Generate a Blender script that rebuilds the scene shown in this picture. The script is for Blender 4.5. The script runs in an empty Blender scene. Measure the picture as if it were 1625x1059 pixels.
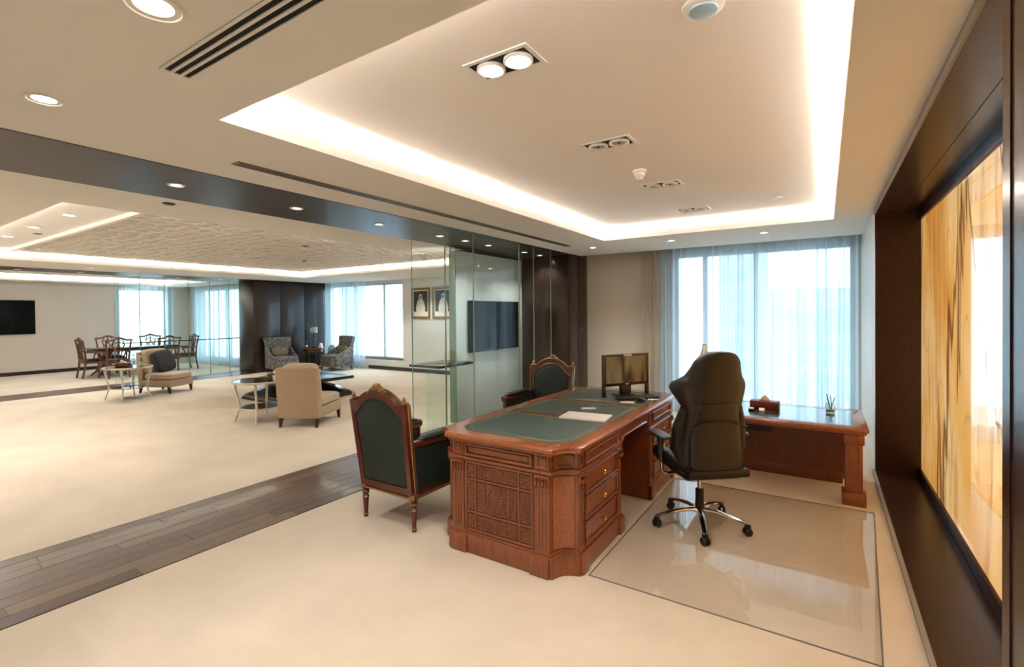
import bpy, bmesh, math, random
from mathutils import Vector, Matrix
random.seed(11)
sc = bpy.context.scene
COL = sc.collection
PI = math.pi

# ------------------------------------------------------------------ camera
YAW, PITCH, ROLL, FPX, CYPX, EYE = 0.57633, -0.01015, -0.00869, 764.55, 504.82, 1.6
fwd = Vector((-math.sin(YAW)*math.cos(PITCH), math.cos(YAW)*math.cos(PITCH), math.sin(PITCH)))
rgt = Vector((math.cos(YAW), math.sin(YAW), 0)); upv = rgt.cross(fwd)
r2 = rgt*math.cos(ROLL) + upv*math.sin(ROLL); u2 = upv*math.cos(ROLL) - rgt*math.sin(ROLL)
cam_d = bpy.data.cameras.new('camera'); cam = bpy.data.objects.new('camera', cam_d); COL.objects.link(cam)
cam_d.sensor_width = 36; cam_d.lens = 36*FPX/1625; cam_d.shift_y = (CYPX-529.5)/1625
cam_d.clip_start = 0.05; cam_d.clip_end = 600
cam.matrix_world = Matrix(((r2.x, u2.x, -fwd.x, 0), (r2.y, u2.y, -fwd.y, 0), (r2.z, u2.z, -fwd.z, EYE), (0, 0, 0, 1)))
sc.camera = cam

# ------------------------------------------------------------------ world + exposure
w = bpy.data.worlds.new('world'); sc.world = w; w.use_nodes = True
bg = w.node_tree.nodes['Background']
bg.inputs[0].default_value = (0.62, 0.83, 1.0, 1); bg.inputs[1].default_value = 1.4
vs = sc.view_settings
vs.view_transform = 'Standard'; vs.look = 'None'; vs.gamma = 1.0; vs.use_curve_mapping = False
vs.exposure = 2.12
sc.cycles.transparent_max_bounces = 10
sc.cycles.max_bounces = 5
sc.cycles.caustics_reflective = False
sc.cycles.caustics_refractive = False
sc.cycles.glossy_bounces = 3
sc.cycles.diffuse_bounces = 4
sc.cycles.sample_clamp_indirect = 8
COVE, SPOT, ONYX = 16.0, 10.3, .3

# ------------------------------------------------------------------ materials
def lin(c):
    if isinstance(c, str): c = [int(c[i:i+2], 16)/255 for i in (0, 2, 4)]
    return [(x/12.92 if x <= .04045 else ((x+.055)/1.055)**2.4) for x in c]
MATS = {}
def mat(name, col, rough=.5, metal=0., var=0., vscale=6., stretch=(1, 1, 1), bump=0., bscale=40., coat=0., emit=0., spec=.5, detail=3., sheen=0., col2=None):
    m = bpy.data.materials.new(name); m.use_nodes = True; MATS[name] = m
    nt = m.node_tree; p = nt.nodes['Principled BSDF']; c = lin(col)
    p.inputs['Base Color'].default_value = (*c, 1); p.inputs['Roughness'].default_value = rough
    p.inputs['Metallic'].default_value = metal; p.inputs['Specular IOR Level'].default_value = spec
    p.inputs['Coat Weight'].default_value = coat; p.inputs['Coat Roughness'].default_value = .06
    p.inputs['Sheen Weight'].default_value = sheen
    if emit:
        p.inputs['Emission Color'].default_value = (*c, 1); p.inputs['Emission Strength'].default_value = emit
    if var or bump or col2:
        tc = nt.nodes.new('ShaderNodeTexCoord'); mp = nt.nodes.new('ShaderNodeMapping')
        mp.inputs['Scale'].default_value = stretch; nt.links.new(tc.outputs['Object'], mp.inputs['Vector'])
    if var or col2:
        n = nt.nodes.new('ShaderNodeTexNoise'); n.inputs['Scale'].default_value = vscale; n.inputs['Detail'].default_value = detail
        nt.links.new(mp.outputs[0], n.inputs['Vector'])
        r = nt.nodes.new('ShaderNodeValToRGB'); e = r.color_ramp.elements
        e[0].position = .3; e[1].position = .7
        a = lin(col2) if col2 else [x*(1-var) for x in c]
        b = c if col2 else [min(1, x*(1+var)) for x in c]
        e[0].color = (*a, 1); e[1].color = (*b, 1)
        nt.links.new(n.outputs['Fac'], r.inputs['Fac']); nt.links.new(r.outputs['Color'], p.inputs['Base Color'])
    if bump:
        n2 = nt.nodes.new('ShaderNodeTexNoise'); n2.inputs['Scale'].default_value = bscale; n2.inputs['Detail'].default_value = 4
        nt.links.new(mp.outputs[0], n2.inputs['Vector'])
        bn = nt.nodes.new('ShaderNodeBump'); bn.inputs['Strength'].default_value = bump; bn.inputs['Distance'].default_value = .01
        nt.links.new(n2.outputs['Fac'], bn.inputs['Height']); nt.links.new(bn.outputs['Normal'], p.inputs['Normal'])
    return m
def glassmat(name, tint, gloss_rough=.0, ior=1.5, gain=1.0):
    m = bpy.data.materials.new(name); m.use_nodes = True; MATS[name] = m; nt = m.node_tree
    for n in list(nt.nodes): nt.nodes.remove(n)
    o = nt.nodes.new('ShaderNodeOutputMaterial'); t = nt.nodes.new('ShaderNodeBsdfTransparent'); g = nt.nodes.new('ShaderNodeBsdfGlossy')
    t.inputs[0].default_value = (*tint, 1); g.inputs['Roughness'].default_value = gloss_rough
    f = nt.nodes.new('ShaderNodeFresnel'); gm = nt.nodes.new('ShaderNodeNewGeometry'); mr = nt.nodes.new('ShaderNodeMapRange')
    mr.inputs['To Min'].default_value = ior; mr.inputs['To Max'].default_value = 1/ior      # same reflectance on both faces of the sheet
    nt.links.new(gm.outputs['Backfacing'], mr.inputs['Value']); nt.links.new(mr.outputs[0], f.inputs[0])
    mx = nt.nodes.new('ShaderNodeMixShader')
    if gain != 1.0:
        mu = nt.nodes.new('ShaderNodeMath'); mu.operation = 'MULTIPLY'; mu.use_clamp = True; mu.inputs[1].default_value = gain
        nt.links.new(f.outputs[0], mu.inputs[0]); nt.links.new(mu.outputs[0], mx.inputs[0])
    else: nt.links.new(f.outputs[0], mx.inputs[0])
    nt.links.new(t.outputs[0], mx.inputs[1]); nt.links.new(g.outputs[0], mx.inputs[2]); nt.links.new(mx.outputs[0], o.inputs[0])
    return m
def sheermat(name, col, open_=.4):
    m = bpy.data.materials.new(name); m.use_nodes = True; MATS[name] = m; nt = m.node_tree
    for n in list(nt.nodes): nt.nodes.remove(n)
    o = nt.nodes.new('ShaderNodeOutputMaterial'); t = nt.nodes.new('ShaderNodeBsdfTransparent')
    tr = nt.nodes.new('ShaderNodeBsdfTranslucent'); d = nt.nodes.new('ShaderNodeBsdfDiffuse')
    for s in (tr, d): s.inputs[0].default_value = (*lin(col), 1)
    m1 = nt.nodes.new('ShaderNodeMixShader'); m1.inputs[0].default_value = .4
    nt.links.new(tr.outputs[0], m1.inputs[1]); nt.links.new(d.outputs[0], m1.inputs[2])
    m2 = nt.nodes.new('ShaderNodeMixShader'); lw = nt.nodes.new('ShaderNodeLayerWeight'); lw.inputs[0].default_value = .35
    r = nt.nodes.new('ShaderNodeMapRange'); r.inputs['From Min'].default_value = 0; r.inputs['From Max'].default_value = .8
    r.inputs['To Min'].default_value = 1-open_; r.inputs['To Max'].default_value = .99
    nt.links.new(lw.outputs['Facing'], r.inputs['Value']); nt.links.new(r.outputs[0], m2.inputs[0])
    nt.links.new(t.outputs[0], m2.inputs[1]); nt.links.new(m1.outputs[0], m2.inputs[2]); nt.links.new(m2.outputs[0], o.inputs[0])
    return m

mat('carpet', 'd6c7b1', .95, var=.08, vscale=1.7, bump=.35, bscale=260, detail=8, spec=.1, sheen=.2)
mat('ceiling', 'ebe6de', .9, spec=.2); mat('ceiling_tray', 'f3eeea', .9, spec=.2)
mat('wall_paper', 'ded6ca', .8, var=.03, vscale=60, spec=.25); mat('wall_white', 'e4e3de', .55)
mat('white_gloss', 'dfe6e4', .08, coat=.3); mat('dark_wood', '33221b', .32, var=.25, vscale=7, stretch=(14, 14, 1), detail=5, coat=.15)
mat('dark_wood_beam', '33241b', .34, var=.2, vscale=7, stretch=(14, 1, 14), detail=5, spec=.3)
mat('plank_wood', '57443a', .3, var=.22, vscale=5, stretch=(16, 1.2, 4), detail=6, coat=.1)
mat('plank_wood_light', '6b5848', .32, var=.2, vscale=5, stretch=(16, 1.2, 4), detail=6, coat=.1)
mat('plank_wood_dark', '46342c', .28, var=.22, vscale=5, stretch=(16, 1.2, 4), detail=6, coat=.1)
mat('niche_wood', '351c13', .27, var=.25, vscale=6, stretch=(10, 1.2, 10), detail=5, spec=.35)
mat('mahogany', '8a4c2b', .3, var=.22, vscale=6, stretch=(9, 9, 1.2), detail=5, coat=.35)
mat('mahogany_top', '9c5831', .22, var=.18, vscale=6, stretch=(10, 1.2, 8), detail=5, coat=.5)
mat('mahogany_dark', '6a361e', .34, var=.25, vscale=6, stretch=(9, 9, 1.2), detail=5, coat=.25)
mat('green_leather', '42524c', .36, var=.12, vscale=30, bump=.12, bscale=350); mat('green_fabric', '1a2b25', .6, var=.15, vscale=40, bump=.15, bscale=300)
mat('green_leather_gloss', '2c423d', .16, coat=.4, var=.12, vscale=30); mat('green_leather_dark', '14211d', .35, bump=.08, bscale=200)
mat('gold', '9f7d52', .36, .8); mat('brass', 'e8bf78', .2, 1.); mat('red_wood', '5e2216', .3, var=.2, vscale=8, stretch=(8, 8, 1), coat=.4)
mat('black_leather', '15120f', .42, bump=.12, bscale=180, var=.15, vscale=10); mat('brown_leather', '251c17', .38, bump=.12, bscale=220)
mat('black_plastic', '0d0d0e', .4); mat('arm_plastic', '2c3238', .35); mat('chrome', 'd8d8da', .12, 1.); mat('steel', 'b9b6ae', .3, 1.)
mat('screen', '0a0807', .03, spec=1.0, coat=1.0); mat('screen_tv', '050506', .12, spec=.12); mat('bezel', '101011', .25, coat=.3)
mat('paper', 'f0eee9', .7); mat('white_plastic', 'eceae6', .4); mat('light_lens', 'fff6ea', .5, emit=3.5); mat('lamp_trim', 'e8e2d8', .5)
mat('led_strip', 'fffbf6', .5, emit=COVE); mat('led_strip_dining', 'fffdfa', .5, emit=COVE*.8); mat('black_slot', '070707', .8); mat('slot_metal', '8c8478', .4, .6); mat('alum', '9aa0a4', .35, .8); mat('grey_trim', '8d867d', .55)
mat('beige_fabric', 'b29a7e', .9, var=.08, vscale=90, bump=.2, bscale=320, sheen=.2); mat('beige_light', 'bfa98e', .9, var=.06, vscale=90, bump=.2, bscale=320, sheen=.2)
mat('dark_cushion', '2c2a2d', .8, var=.15, vscale=60, bump=.2, bscale=200); mat('dark_leg', '25160f', .35)
mat('silver_leaf', 'd9cfb8', .35, .55); mat('black_glass', '12110f', .06, coat=.8); mat('espresso', '231813', .25, coat=.4, var=.2, vscale=8, stretch=(3, 12, 12))
mat('pattern_fabric', '8f8676', .75, col2='3f4850', vscale=16, detail=1.5, bump=.1, bscale=150); mat('pattern_cushion', 'a08c70', .75, col2='54483c', vscale=20, detail=1.5)
mat('chair_wood', '6e4428', .35, var=.2, vscale=10, stretch=(6, 6, 1), coat=.2); mat('dark_table', '201611', .15, coat=.5)
mat('frame_gold', '9c7845', .4, .5, var=.15, vscale=30); mat('portrait_dark', '3a332c', .7, var=.3, vscale=5); mat('robe', 'e2ddd2', .7); mat('skin_tone', '8a6248', .7); mat('mount', 'eae6da', .7)
mat('glass_edge', '8fa58f', .2); mat('blue_lit_teal', '8fb4b8', .12); mat('tissue_red', '6a2320', .4); mat('tissue', 'f2e6d2', .8); mat('yellow_gel', 'c2b35a', .3)
mat('relief', 'f2ede4', .5); mat('relief_base', 'd3cabb', .6); mat('bldg_pale', 'b9c3c8', .8); mat('bldg_blue', 'a3bccb', .35); mat('ground_out', '8f8d86', .9); mat('window_alum', 'c6d2d8', .4, .3)
glassmat('glass', (.93, .97, .95), 0., 1.5, .38); glassmat('pane', (.97, .985, .99)); glassmat('mat_vinyl', (1., 1., .995), .02, 1.5, .9); glassmat('cup_glass', (.9, .94, .95)); glassmat('lens_glass', (.95, .95, .95))
sheermat('sheer', 'd9e5ea', .34); sheermat('sheer_beige', 'd8cdbd', .06)

MATS['light_lens'].cycles.emission_sampling = 'NONE'      # the lamps' own spots carry their light
def onyx_material():
    m = bpy.data.materials.new('onyx'); m.use_nodes = True; MATS['onyx'] = m; nt = m.node_tree; p = nt.nodes['Principled BSDF']
    N, Lk = nt.nodes.new, nt.links.new
    tc = N('ShaderNodeTexCoord')
    def noise(scale, mscale, det, dist, rot=.15):
        mp = N('ShaderNodeMapping'); mp.inputs['Scale'].default_value = mscale; mp.inputs['Rotation'].default_value = (rot, 0, 0); Lk(tc.outputs['Object'], mp.inputs['Vector'])
        n = N('ShaderNodeTexNoise'); n.inputs['Scale'].default_value = scale; n.inputs['Detail'].default_value = det; n.inputs['Distortion'].default_value = dist
        Lk(mp.outputs[0], n.inputs['Vector']); return n.outputs['Fac']
    def ramp(fac, stops):
        r = N('ShaderNodeValToRGB'); e = r.color_ramp.elements
        while len(e) < len(stops): e.new(.5)
        for k, (q, c) in zip(e, stops): k.position = q; k.color = (*c, 1)
        Lk(fac, r.inputs['Fac']); return r.outputs['Color']
    def absd(fac):
        a_ = N('ShaderNodeMath'); a_.operation = 'SUBTRACT'; a_.inputs[1].default_value = .5; Lk(fac, a_.inputs[0]); b_ = N('ShaderNodeMath'); b_.operation = 'ABSOLUTE'; Lk(a_.outputs[0], b_.inputs[0]); return b_.outputs[0]
    def mul(c1, c2, f=1.):
        x = N('ShaderNodeMix'); x.data_type = 'RGBA'; x.blend_type = 'MULTIPLY'; x.inputs[0].default_value = f; Lk(c1, x.inputs[6])
        if isinstance(c2, tuple): x.inputs[7].default_value = c2
        else: Lk(c2, x.inputs[7])
        return x.outputs[2]
    W = (1, 1, 1)
    base = ramp(noise(1., (1, 1.1, .4), 2, .8), [(.3, lin('dd963f')), (.5, lin('efb765')), (.72, lin('fbdca2'))])
    streak = ramp(noise(1.6, (1, 3.2, .3), 4, 1.5, .1), [(.36, lin('b98a62')), (.5, W)])
    vein = ramp(absd(noise(1.0, (1, 1.5, .22), 3, .7, .2)), [(0, (.13, .06, .025)), (.006, (.3, .17, .09)), (.016, W)])
    vein2 = ramp(absd(noise(1.5, (1, 1.3, .55), 3, 1., -.3)), [(0, (.45, .28, .16)), (.008, W)])
    c = mul(mul(mul(base, streak, .5), vein, .85), vein2, .55)
    Lk(c, p.inputs['Emission Color']); p.inputs['Emission Strength'].default_value = ONYX
    Lk(mul(c, (.35, .35, .35, 1)), p.inputs['Base Color'])
    p.inputs['Roughness'].default_value = .06; p.inputs['Coat Weight'].default_value = 1; p.inputs['Coat Roughness'].default_value = .02
onyx_material()

# ------------------------------------------------------------------ mesh helpers
class B:
    def __init__(s): s.bm = bmesh.new(); s.M = None
    def v(s, p):
        p = Vector(p); return s.bm.verts.new(s.M @ p if s.M is not None else p)
    def box(s, x0, y0, z0, x1, y1, z1, bev=0., seg=2):
        x0, x1 = min(x0, x1), max(x0, x1); y0, y1 = min(y0, y1), max(y0, y1); z0, z1 = min(z0, z1), max(z0, z1)
        vs_ = [s.v((x, y, z)) for z in (z0, z1) for x, y in ((x0, y0), (x1, y0), (x1, y1), (x0, y1))]
        fs = [(3, 2, 1, 0), (4, 5, 6, 7), (0, 1, 5, 4), (1, 2, 6, 5), (2, 3, 7, 6), (3, 0, 4, 7)]
        faces = [s.bm.faces.new([vs_[i] for i in f]) for f in fs]
        if bev:
            ed = list({e for f in faces for e in f.edges})
            bmesh.ops.bevel(s.bm, geom=ed, offset=bev, segments=seg, profile=.5, affect='EDGES', clamp_overlap=True)
        return s
    def prism(s, poly, a0, a1, axis='z', bev=0.):
        def P(u, v_, a): return (u, v_, a) if axis == 'z' else ((a, u, v_) if axis == 'x' else (u, a, v_))
        lo = [s.v(P(u, v_, a0)) for u, v_ in poly]; hi = [s.v(P(u, v_, a1)) for u, v_ in poly]; n = len(poly)
        faces = [s.bm.faces.new(lo[::-1]), s.bm.faces.new(hi)]
        for i in range(n): faces.append(s.bm.faces.new([lo[i], lo[(i+1) % n], hi[(i+1) % n], hi[i]]))
        if bev:
            ed = list({e for f in faces[:2] for e in f.edges}); bmesh.ops.bevel(s.bm, geom=ed, offset=bev, segments=2, profile=.5, affect='EDGES', clamp_overlap=True)
        return s
    def loft(s, rings, cap=True, closed=True):
        R = [[s.v(p) for p in r] for r in rings]; n = len(R[0])
        for a, b in zip(R, R[1:]):
            for i in range(n if closed else n-1):
                s.bm.faces.new([a[i], a[(i+1) % n], b[(i+1) % n], b[i]])
        if cap and closed:
            s.bm.faces.new(R[0][::-1]); s.bm.faces.new(R[-1])
        return s
    def lathe(s, prof, c=(0, 0, 0), n=16, cap=True, ax='z'):
        def P(r, t, h):
            x, y = r*math.cos(t), r*math.sin(t)
            q = (x, y, h) if ax == 'z' else ((h, x, y) if ax == 'x' else (x, h, y))
            return (c[0]+q[0], c[1]+q[1], c[2]+q[2])
        return s.loft([[P(r, 2*PI*i/n, h) for i in range(n)] for r, h in prof], cap)
    def tube(s, pts, r, n=8, flat=1.0, up=(0, 0, 1)):
        pts = [Vector(p) for p in pts]; rings = []
        for i, p in enumerate(pts):
            d = (pts[min(i+1, len(pts)-1)] - pts[max(i-1, 0)]).normalized()
            a = Vector(up)
            if abs(d.dot(a)) > .95: a = Vector((1, 0, 0)) if abs(d.x) < .9 else Vector((0, 1, 0))
            u = d.cross(a).normalized(); w_ = u.cross(d).normalized(); rr = r[i] if isinstance(r, (list, tuple)) else r
            rings.append([p + u*rr*math.cos(2*PI*k/n) + w_*rr*flat*math.sin(2*PI*k/n) for k in range(n)])
        return s.loft(rings)
    def puff(s, c, h, e=.3, n=20, m=12, e2=None):
        e2 = e2 if e2 is not None else e
        sg = lambda x, p: math.copysign(abs(x)**p, x)
        rings = []
        for j in range(1, m):
            ph = -PI/2 + PI*j/m; cz, sz = sg(math.cos(ph), e2), sg(math.sin(ph), e2)
            rings.append([(c[0]+h[0]*cz*sg(math.cos(2*PI*i/n), e), c[1]+h[1]*cz*sg(math.sin(2*PI*i/n), e), c[2]+h[2]*sz) for i in range(n)])
        return s.loft(rings)
    def build(s, name, m, parent=None, smooth=35, loc=None, rz=0.):
        bmesh.ops.recalc_face_normals(s.bm, faces=s.bm.faces[:])
        me = bpy.data.meshes.new(name); s.bm.to_mesh(me); s.bm.free()
        me.materials.append(MATS[m])
        if smooth:
            me.polygons.foreach_set('use_smooth', [True]*len(me.polygons)); me.set_sharp_from_angle(angle=math.radians(smooth))
        o = bpy.data.objects.new(name, me); COL.objects.link(o)
        if parent: o.parent = parent
        if loc is not None: o.location = loc
        if rz: o.rotation_euler.z = rz
        return o
def tag(o, label=None, cat=None, group=None, kind=None):
    if label: o['label'] = label
    if cat: o['category'] = cat
    if group: o['group'] = group
    if kind: o['kind'] = kind
    return o
def thing(name, label, cat, loc=(0, 0, 0), rz=0., group=None):
    o = bpy.data.objects.new(name, None); o.empty_display_size = .1; COL.objects.link(o)
    o.location = loc; o.rotation_euler.z = rz
    return tag(o, label, cat, group)
def copy_tree(o, parent=None, label=None):
    c = o.copy(); COL.objects.link(c); c.parent = parent
    if label: c['label'] = label
    for ch in list(o.children): copy_tree(ch, c)
    return c
def bx(name, m, *a, parent=None, bev=0., smooth=35, **k): return B().box(*a, bev=bev).build(name, m, parent, smooth)
def struct(o): o['kind'] = 'structure'; return o
def spot(parent, loc, power, size=100, blend=.6, col=(1, .98, .95), radius=.04):
    l = bpy.data.lights.new('bulb', 'SPOT'); l.energy = power; l.spot_size = math.radians(size); l.spot_blend = blend; l.color = col; l.shadow_soft_size = radius
    o = bpy.data.objects.new('bulb', l); COL.objects.link(o); o.location = loc; o.parent = parent
    return o
# ================================================================== SETTING
CZ, RZ, TOP = 2.575, 2.74, 2.95
XR, XL, YB = .41, -18.6, -2.0
struct(bx('floor', 'carpet', XL-.3, YB-.3, -.06, XR+.5, 9.95, 0))
struct(bx('ceiling_slab', 'ceiling', XL-.3, YB-.3, TOP, XR+.5, 9.95, TOP+.08))
def rect_hole(b, x0, y0, x1, y1, hx0, hy0, hx1, hy1, z0, z1):
    b.box(x0, y0, z0, x1, hy0, z1); b.box(x0, hy1, z0, x1, y1, z1); b.box(x0, hy0, z0, hx0, hy1, z1); b.box(hx1, hy0, z0, x1, hy1, z1)
def tray(n, x0, y0, x1, y1, hx0, hy0, hx1, hy1, strip='led_strip', lip=.075, rec=.2):
    b = B(); rect_hole(b, x0, y0, x1, y1, hx0-.02, hy0-.02, hx1+.02, hy1+.02, CZ, CZ+.02); c = struct(b.build('ceiling_%s' % n, 'ceiling', smooth=0))
    b = B(); t = .02
    rect_hole(b, hx0-t, hy0-t, hx1+t, hy1+t, hx0, hy0, hx1, hy1, CZ, CZ+lip); b.build('tray_lip', 'ceiling', c, 0)
    b = B(); b.box(hx0-rec, hy0-rec, RZ, hx1+rec, hy1+rec, RZ+.02)
    rect_hole(b, hx0-rec-.02, hy0-rec-.02, hx1+rec+.02, hy1+rec+.02, hx0-rec, hy0-rec, hx1+rec, hy1+rec, CZ+.02, RZ+.02); b.build('raised_ceiling', 'ceiling_tray', c, 0)
    z = CZ+.022; o = .075; wd = .03
    for a in ((hx0-o-wd, hy0-o, hx0-o, hy1+o), (hx1+o, hy0-o, hx1+o+wd, hy1+o), (hx0-o, hy0-o-wd, hx1+o, hy0-o), (hx0-o, hy1+o, hx1+o, hy1+o+wd)):
        bx('cove_light_strip', strip, a[0], a[1], z, a[2], a[3], z+.012, parent=c)
    return c
ceil_office = tray('office', -3.545, YB, XR+.03, 7.66, -2.53, 1.23, .08, 6.21)
ceil_majlis = tray('lounge', -13.1, YB, -4.545, 9.85, -11.45, 1.36, -5.42, 7.62, lip=.06)
ceil_dining = tray('dining', XL, YB, -14.05, 7.75, -17.7, .4, -14.95, 6.9, 'led_strip_dining', lip=.06)
# dark soffits over the two thresholds
struct(bx('trim_1', 'dark_wood_beam', -4.545, YB, CZ-.004, -3.545, 7.3, CZ+.03))
struct(bx('trim_2', 'dark_wood_beam', -14.05, YB, CZ-.004, -13.1, 7.28, CZ+.03))
# dark plank thresholds in the floor
th = struct(bx('trim_3', 'plank_wood_dark', -4.525, YB, -.001, -3.535, 7.3, .002))
random.seed(5); nrow = 8; pw = .99/nrow; lens = [1.25, .9, 1.05, 1.5, .7]; pm = {}
for r in range(nrow):
    y = YB - random.random()*.9
    while y < 7.3:
        L = random.choice(lens); a, b2 = max(y, YB), min(y+L, 7.3)
        if b2-a > .04:
            o = B().box(-4.525+r*pw+.0012, a+.0012, .0005, -4.525+(r+1)*pw-.0012, b2-.0012, .0055+random.random()*.0006, bev=.0012, seg=1).build('floor_plank', random.choice(['plank_wood', 'plank_wood', 'plank_wood_light', 'plank_wood_dark']), th, 30)
        y += L
struct(bx('trim_4', 'plank_wood', -14.05, YB, -.001, -13.13, 7.28, .004))

# ---- walls
def wall_open(name, m, axis, pos, thick, a0, a1, opens, ztop=TOP, zbot=-.05):
    """wall along axis with rectangular openings (a, b, z0, z1)"""
    b = B(); opens = sorted(opens); cur = a0
    def bb(p, q, z0, z1):
        if q-p < 1e-4 or z1-z0 < 1e-4: return
        if axis == 'x': b.box(p, pos, z0, q, pos+thick, z1)
        else: b.box(pos, p, z0, pos+thick, q, z1)
    for (p, q, z0, z1) in opens:
        bb(cur, p, zbot, ztop); bb(p, q, zbot, z0); bb(p, q, z1, ztop); cur = q
    bb(cur, a1, zbot, ztop)
    return struct(b.build(name, m, smooth=0))
OW = (-2.06, .34, .12, 2.52); MW = (-13.25, -9.92, .32, 2.5); D1 = (5.95, 7.25, .2, 2.48); D2 = (-18.05, -14.5, .2, 2.48)
wall_open('wall_window', 'wall_paper', 'x', 8.02, .25, -3.62, XR+.4, [OW])
wall_open('wall_lounge', 'wall_white', 'x', 9.65, .25, -14.0, -4.5, [MW])
wall_open('wall_left', 'wall_paper', 'y', XL-.25, .25, YB-.25, 8.25, [D1])
wall_open('wall_dining', 'wall_paper', 'x', 8.0, .25, XL, -14.0, [D2])
struct(bx('wall_back', 'wall_paper', XL-.25, YB-.25, -.05, XR+.5, YB, TOP))
struct(bx('wall_right', 'wall_white', XR, 5.93, -.05, XR+.3, 8.02, TOP))
struct(bx('wall_rear_panel', 'dark_wood', XR, YB, -.05, XR+.5, 1.83, TOP))
# storage block between office and lounge, block between lounge and dining
pb = struct(bx('wall_storage', 'dark_wood', -4.53, 7.3, 0, -3.6, 8.02, CZ+.3))
for a, b2 in ((7.312, 7.6), (7.606, 8.015)): bx('panel', 'dark_wood', -3.602, a, .004, -3.592, b2, CZ-.002, parent=pb, bev=.002)
for a, b2 in ((-4.52, -4.07), (-4.064, -3.612)): bx('panel', 'dark_wood', a, 7.29, .004, b2, 7.302, CZ-.006, parent=pb, bev=.002)
lk = B().lathe([(.018, 0), (.018, .006), (.012, .008)], (-3.592, 7.78, 1.3), 14, ax='x'); lk.box(-3.592, 7.77, 1.23, -3.585, 7.79, 1.33, bev=.003); lk.build('lock', 'chrome', pb)
wl = struct(bx('wall_storage_lounge', 'dark_wood', -14.0, 7.28, 0, -13.25, 9.65, CZ+.3))
for a, b2 in ((7.29, 8.05), (8.056, 8.82), (8.826, 9.64)): bx('panel', 'dark_wood', -13.252, a, .004, -13.238, b2, CZ-.003, parent=wl, bev=.002)
bx('panel', 'dark_wood', -13.99, 7.268, .004, -13.245, 7.284, CZ-.006, parent=wl, bev=.002)
struct(bx('wall_lounge_side', 'wall_white', -4.63, 8.02, -.05, -4.53, 9.66, TOP))
wp = struct(bx('wall_screen', 'white_gloss', -4.63, 5.46, .0, -4.53, 7.3, CZ-.05, bev=.002))
bx('end_cap', 'glass_edge', -4.635, 5.44, 0, -4.525, 5.462, CZ-.05, parent=wp)
bx('top_track', 'black_slot', -4.62, 5.44, CZ-.05, -4.54, 7.3, CZ-.004, parent=wp)
# niche round the backlit onyx
nw = struct(bx('wall_niche', 'niche_wood', XR, 5.87, 0, .82, 5.935, TOP))
bx('jamb', 'niche_wood', XR-.004, 1.77, 0, .82, 1.832, TOP, parent=nw)
bx('ledge', 'niche_wood', XR, 1.832, -.01, .8, 5.87, .02, parent=nw)
bx('niche_soffit', 'niche_wood', XR, 1.832, 2.53, .8, 5.87, 2.56, parent=nw)
bx('soffit_joint', 'black_slot', .6, 1.84, 2.5285, .603, 5.86, 2.531, parent=nw)
bx('lower_rail', 'niche_wood', .735, 1.832, .02, .8, 5.87, .105, parent=nw, bev=.003)
bx('upper_rail', 'niche_wood', .735, 1.832, 2.44, .8, 5.87, 2.53, parent=nw, bev=.003)
bx('back_board', 'niche_wood', .8, 1.8, 0, .82, 5.9, 2.56, parent=nw)
bx('header', 'grey_trim', XR-.012, 1.83, 2.528, XR-.0008, 5.872, CZ-.0005, parent=nw)
struct(bx('wall_niche_header', 'wall_white', XR+.01, 1.8, 2.56, XR+.45, 5.93, TOP))
for n, (a, b2) in enumerate(((1.84, 3.96), (3.963, 5.868))):
    o = bx('onyx_panel', 'onyx', .755, a, .106, .785, b2, 2.439)
    tag(o, ['backlit amber onyx slab, the nearer one, beside the right edge of the picture', 'backlit amber onyx slab, the farther one, next to the dark niche side'][n], 'wall panel', 'backlit onyx slabs in the niche')
# skirtings
struct(bx('baseboard_right', 'grey_trim', .388, 1.2, 0, XR+.002, 5.93, .022))
struct(bx('baseboard_lounge', 'dark_wood', -11.35, 9.635, 0, -4.63, 9.652, .1))
struct(bx('baseboard_left', 'dark_wood', XL, YB, 0, XL+.015, 5.9, .1))
struct(bx('baseboard_dining', 'dark_wood', -15.1, 7.985, 0, -14.0, 8.0, .1))
struct(bx('baseboard_window', 'dark_wood', -3.59, 8.005, 0, -2.2, 8.02, .1))

# ---- windows: frame, mullions, panes
def window(n, axis, pos, a0, a1, z0, z1, mull, fw=.05, trans=None):
    e = bpy.data.objects.new('window_%d' % n, None); COL.objects.link(e); struct(e)
    def P(b, p, q, c, d, t0, t1, bev=.004):
        if axis == 'x': b.box(p, pos+t0, c, q, pos+t1, d, bev=bev, seg=1)
        else: b.box(pos-t1, p, c, pos-t0, q, d, bev=bev, seg=1)
        return b
    b = B(); P(b, a0, a1, z0, z0+fw, .06, .14); P(b, a0, a1, z1-fw, z1, .06, .14); P(b, a0, a0+fw, z0, z1, .06, .14); P(b, a1-fw, a1, z0, z1, .06, .14)
    b.build('window_frame', 'window_alum', e)
    for mx in mull: P(B(), mx-fw*.6, mx+fw*.6, z0+fw, z1-fw, .05, .15).build('mullion', 'window_alum', e)
    if trans: P(B(), a0+fw, a1-fw, trans-.025, trans+.025, .06, .14).build('transom', 'window_alum', e)
    P(B(), a0, a1, z0-.03, z0, 0, .06).build('window_sill', 'wall_white', e)
    edges = [a0+fw]+sum([[mx-fw*.6, mx+fw*.6] for mx in mull], [])+[a1-fw]
    for k in range(0, len(edges), 2): P(B(), edges[k], edges[k+1], z0+fw, z1-fw, .095, .103, 0).build('pane', 'pane', e, 0)
    return e
window(1, 'x', 8.02, *OW, [-1.6, -.87]); window(2, 'x', 9.65, *MW, [-12.0, -10.72]); window(3, 'y', XL, *D1, []); window(4, 'x', 8.0, *D2, [-16.3])

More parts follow.
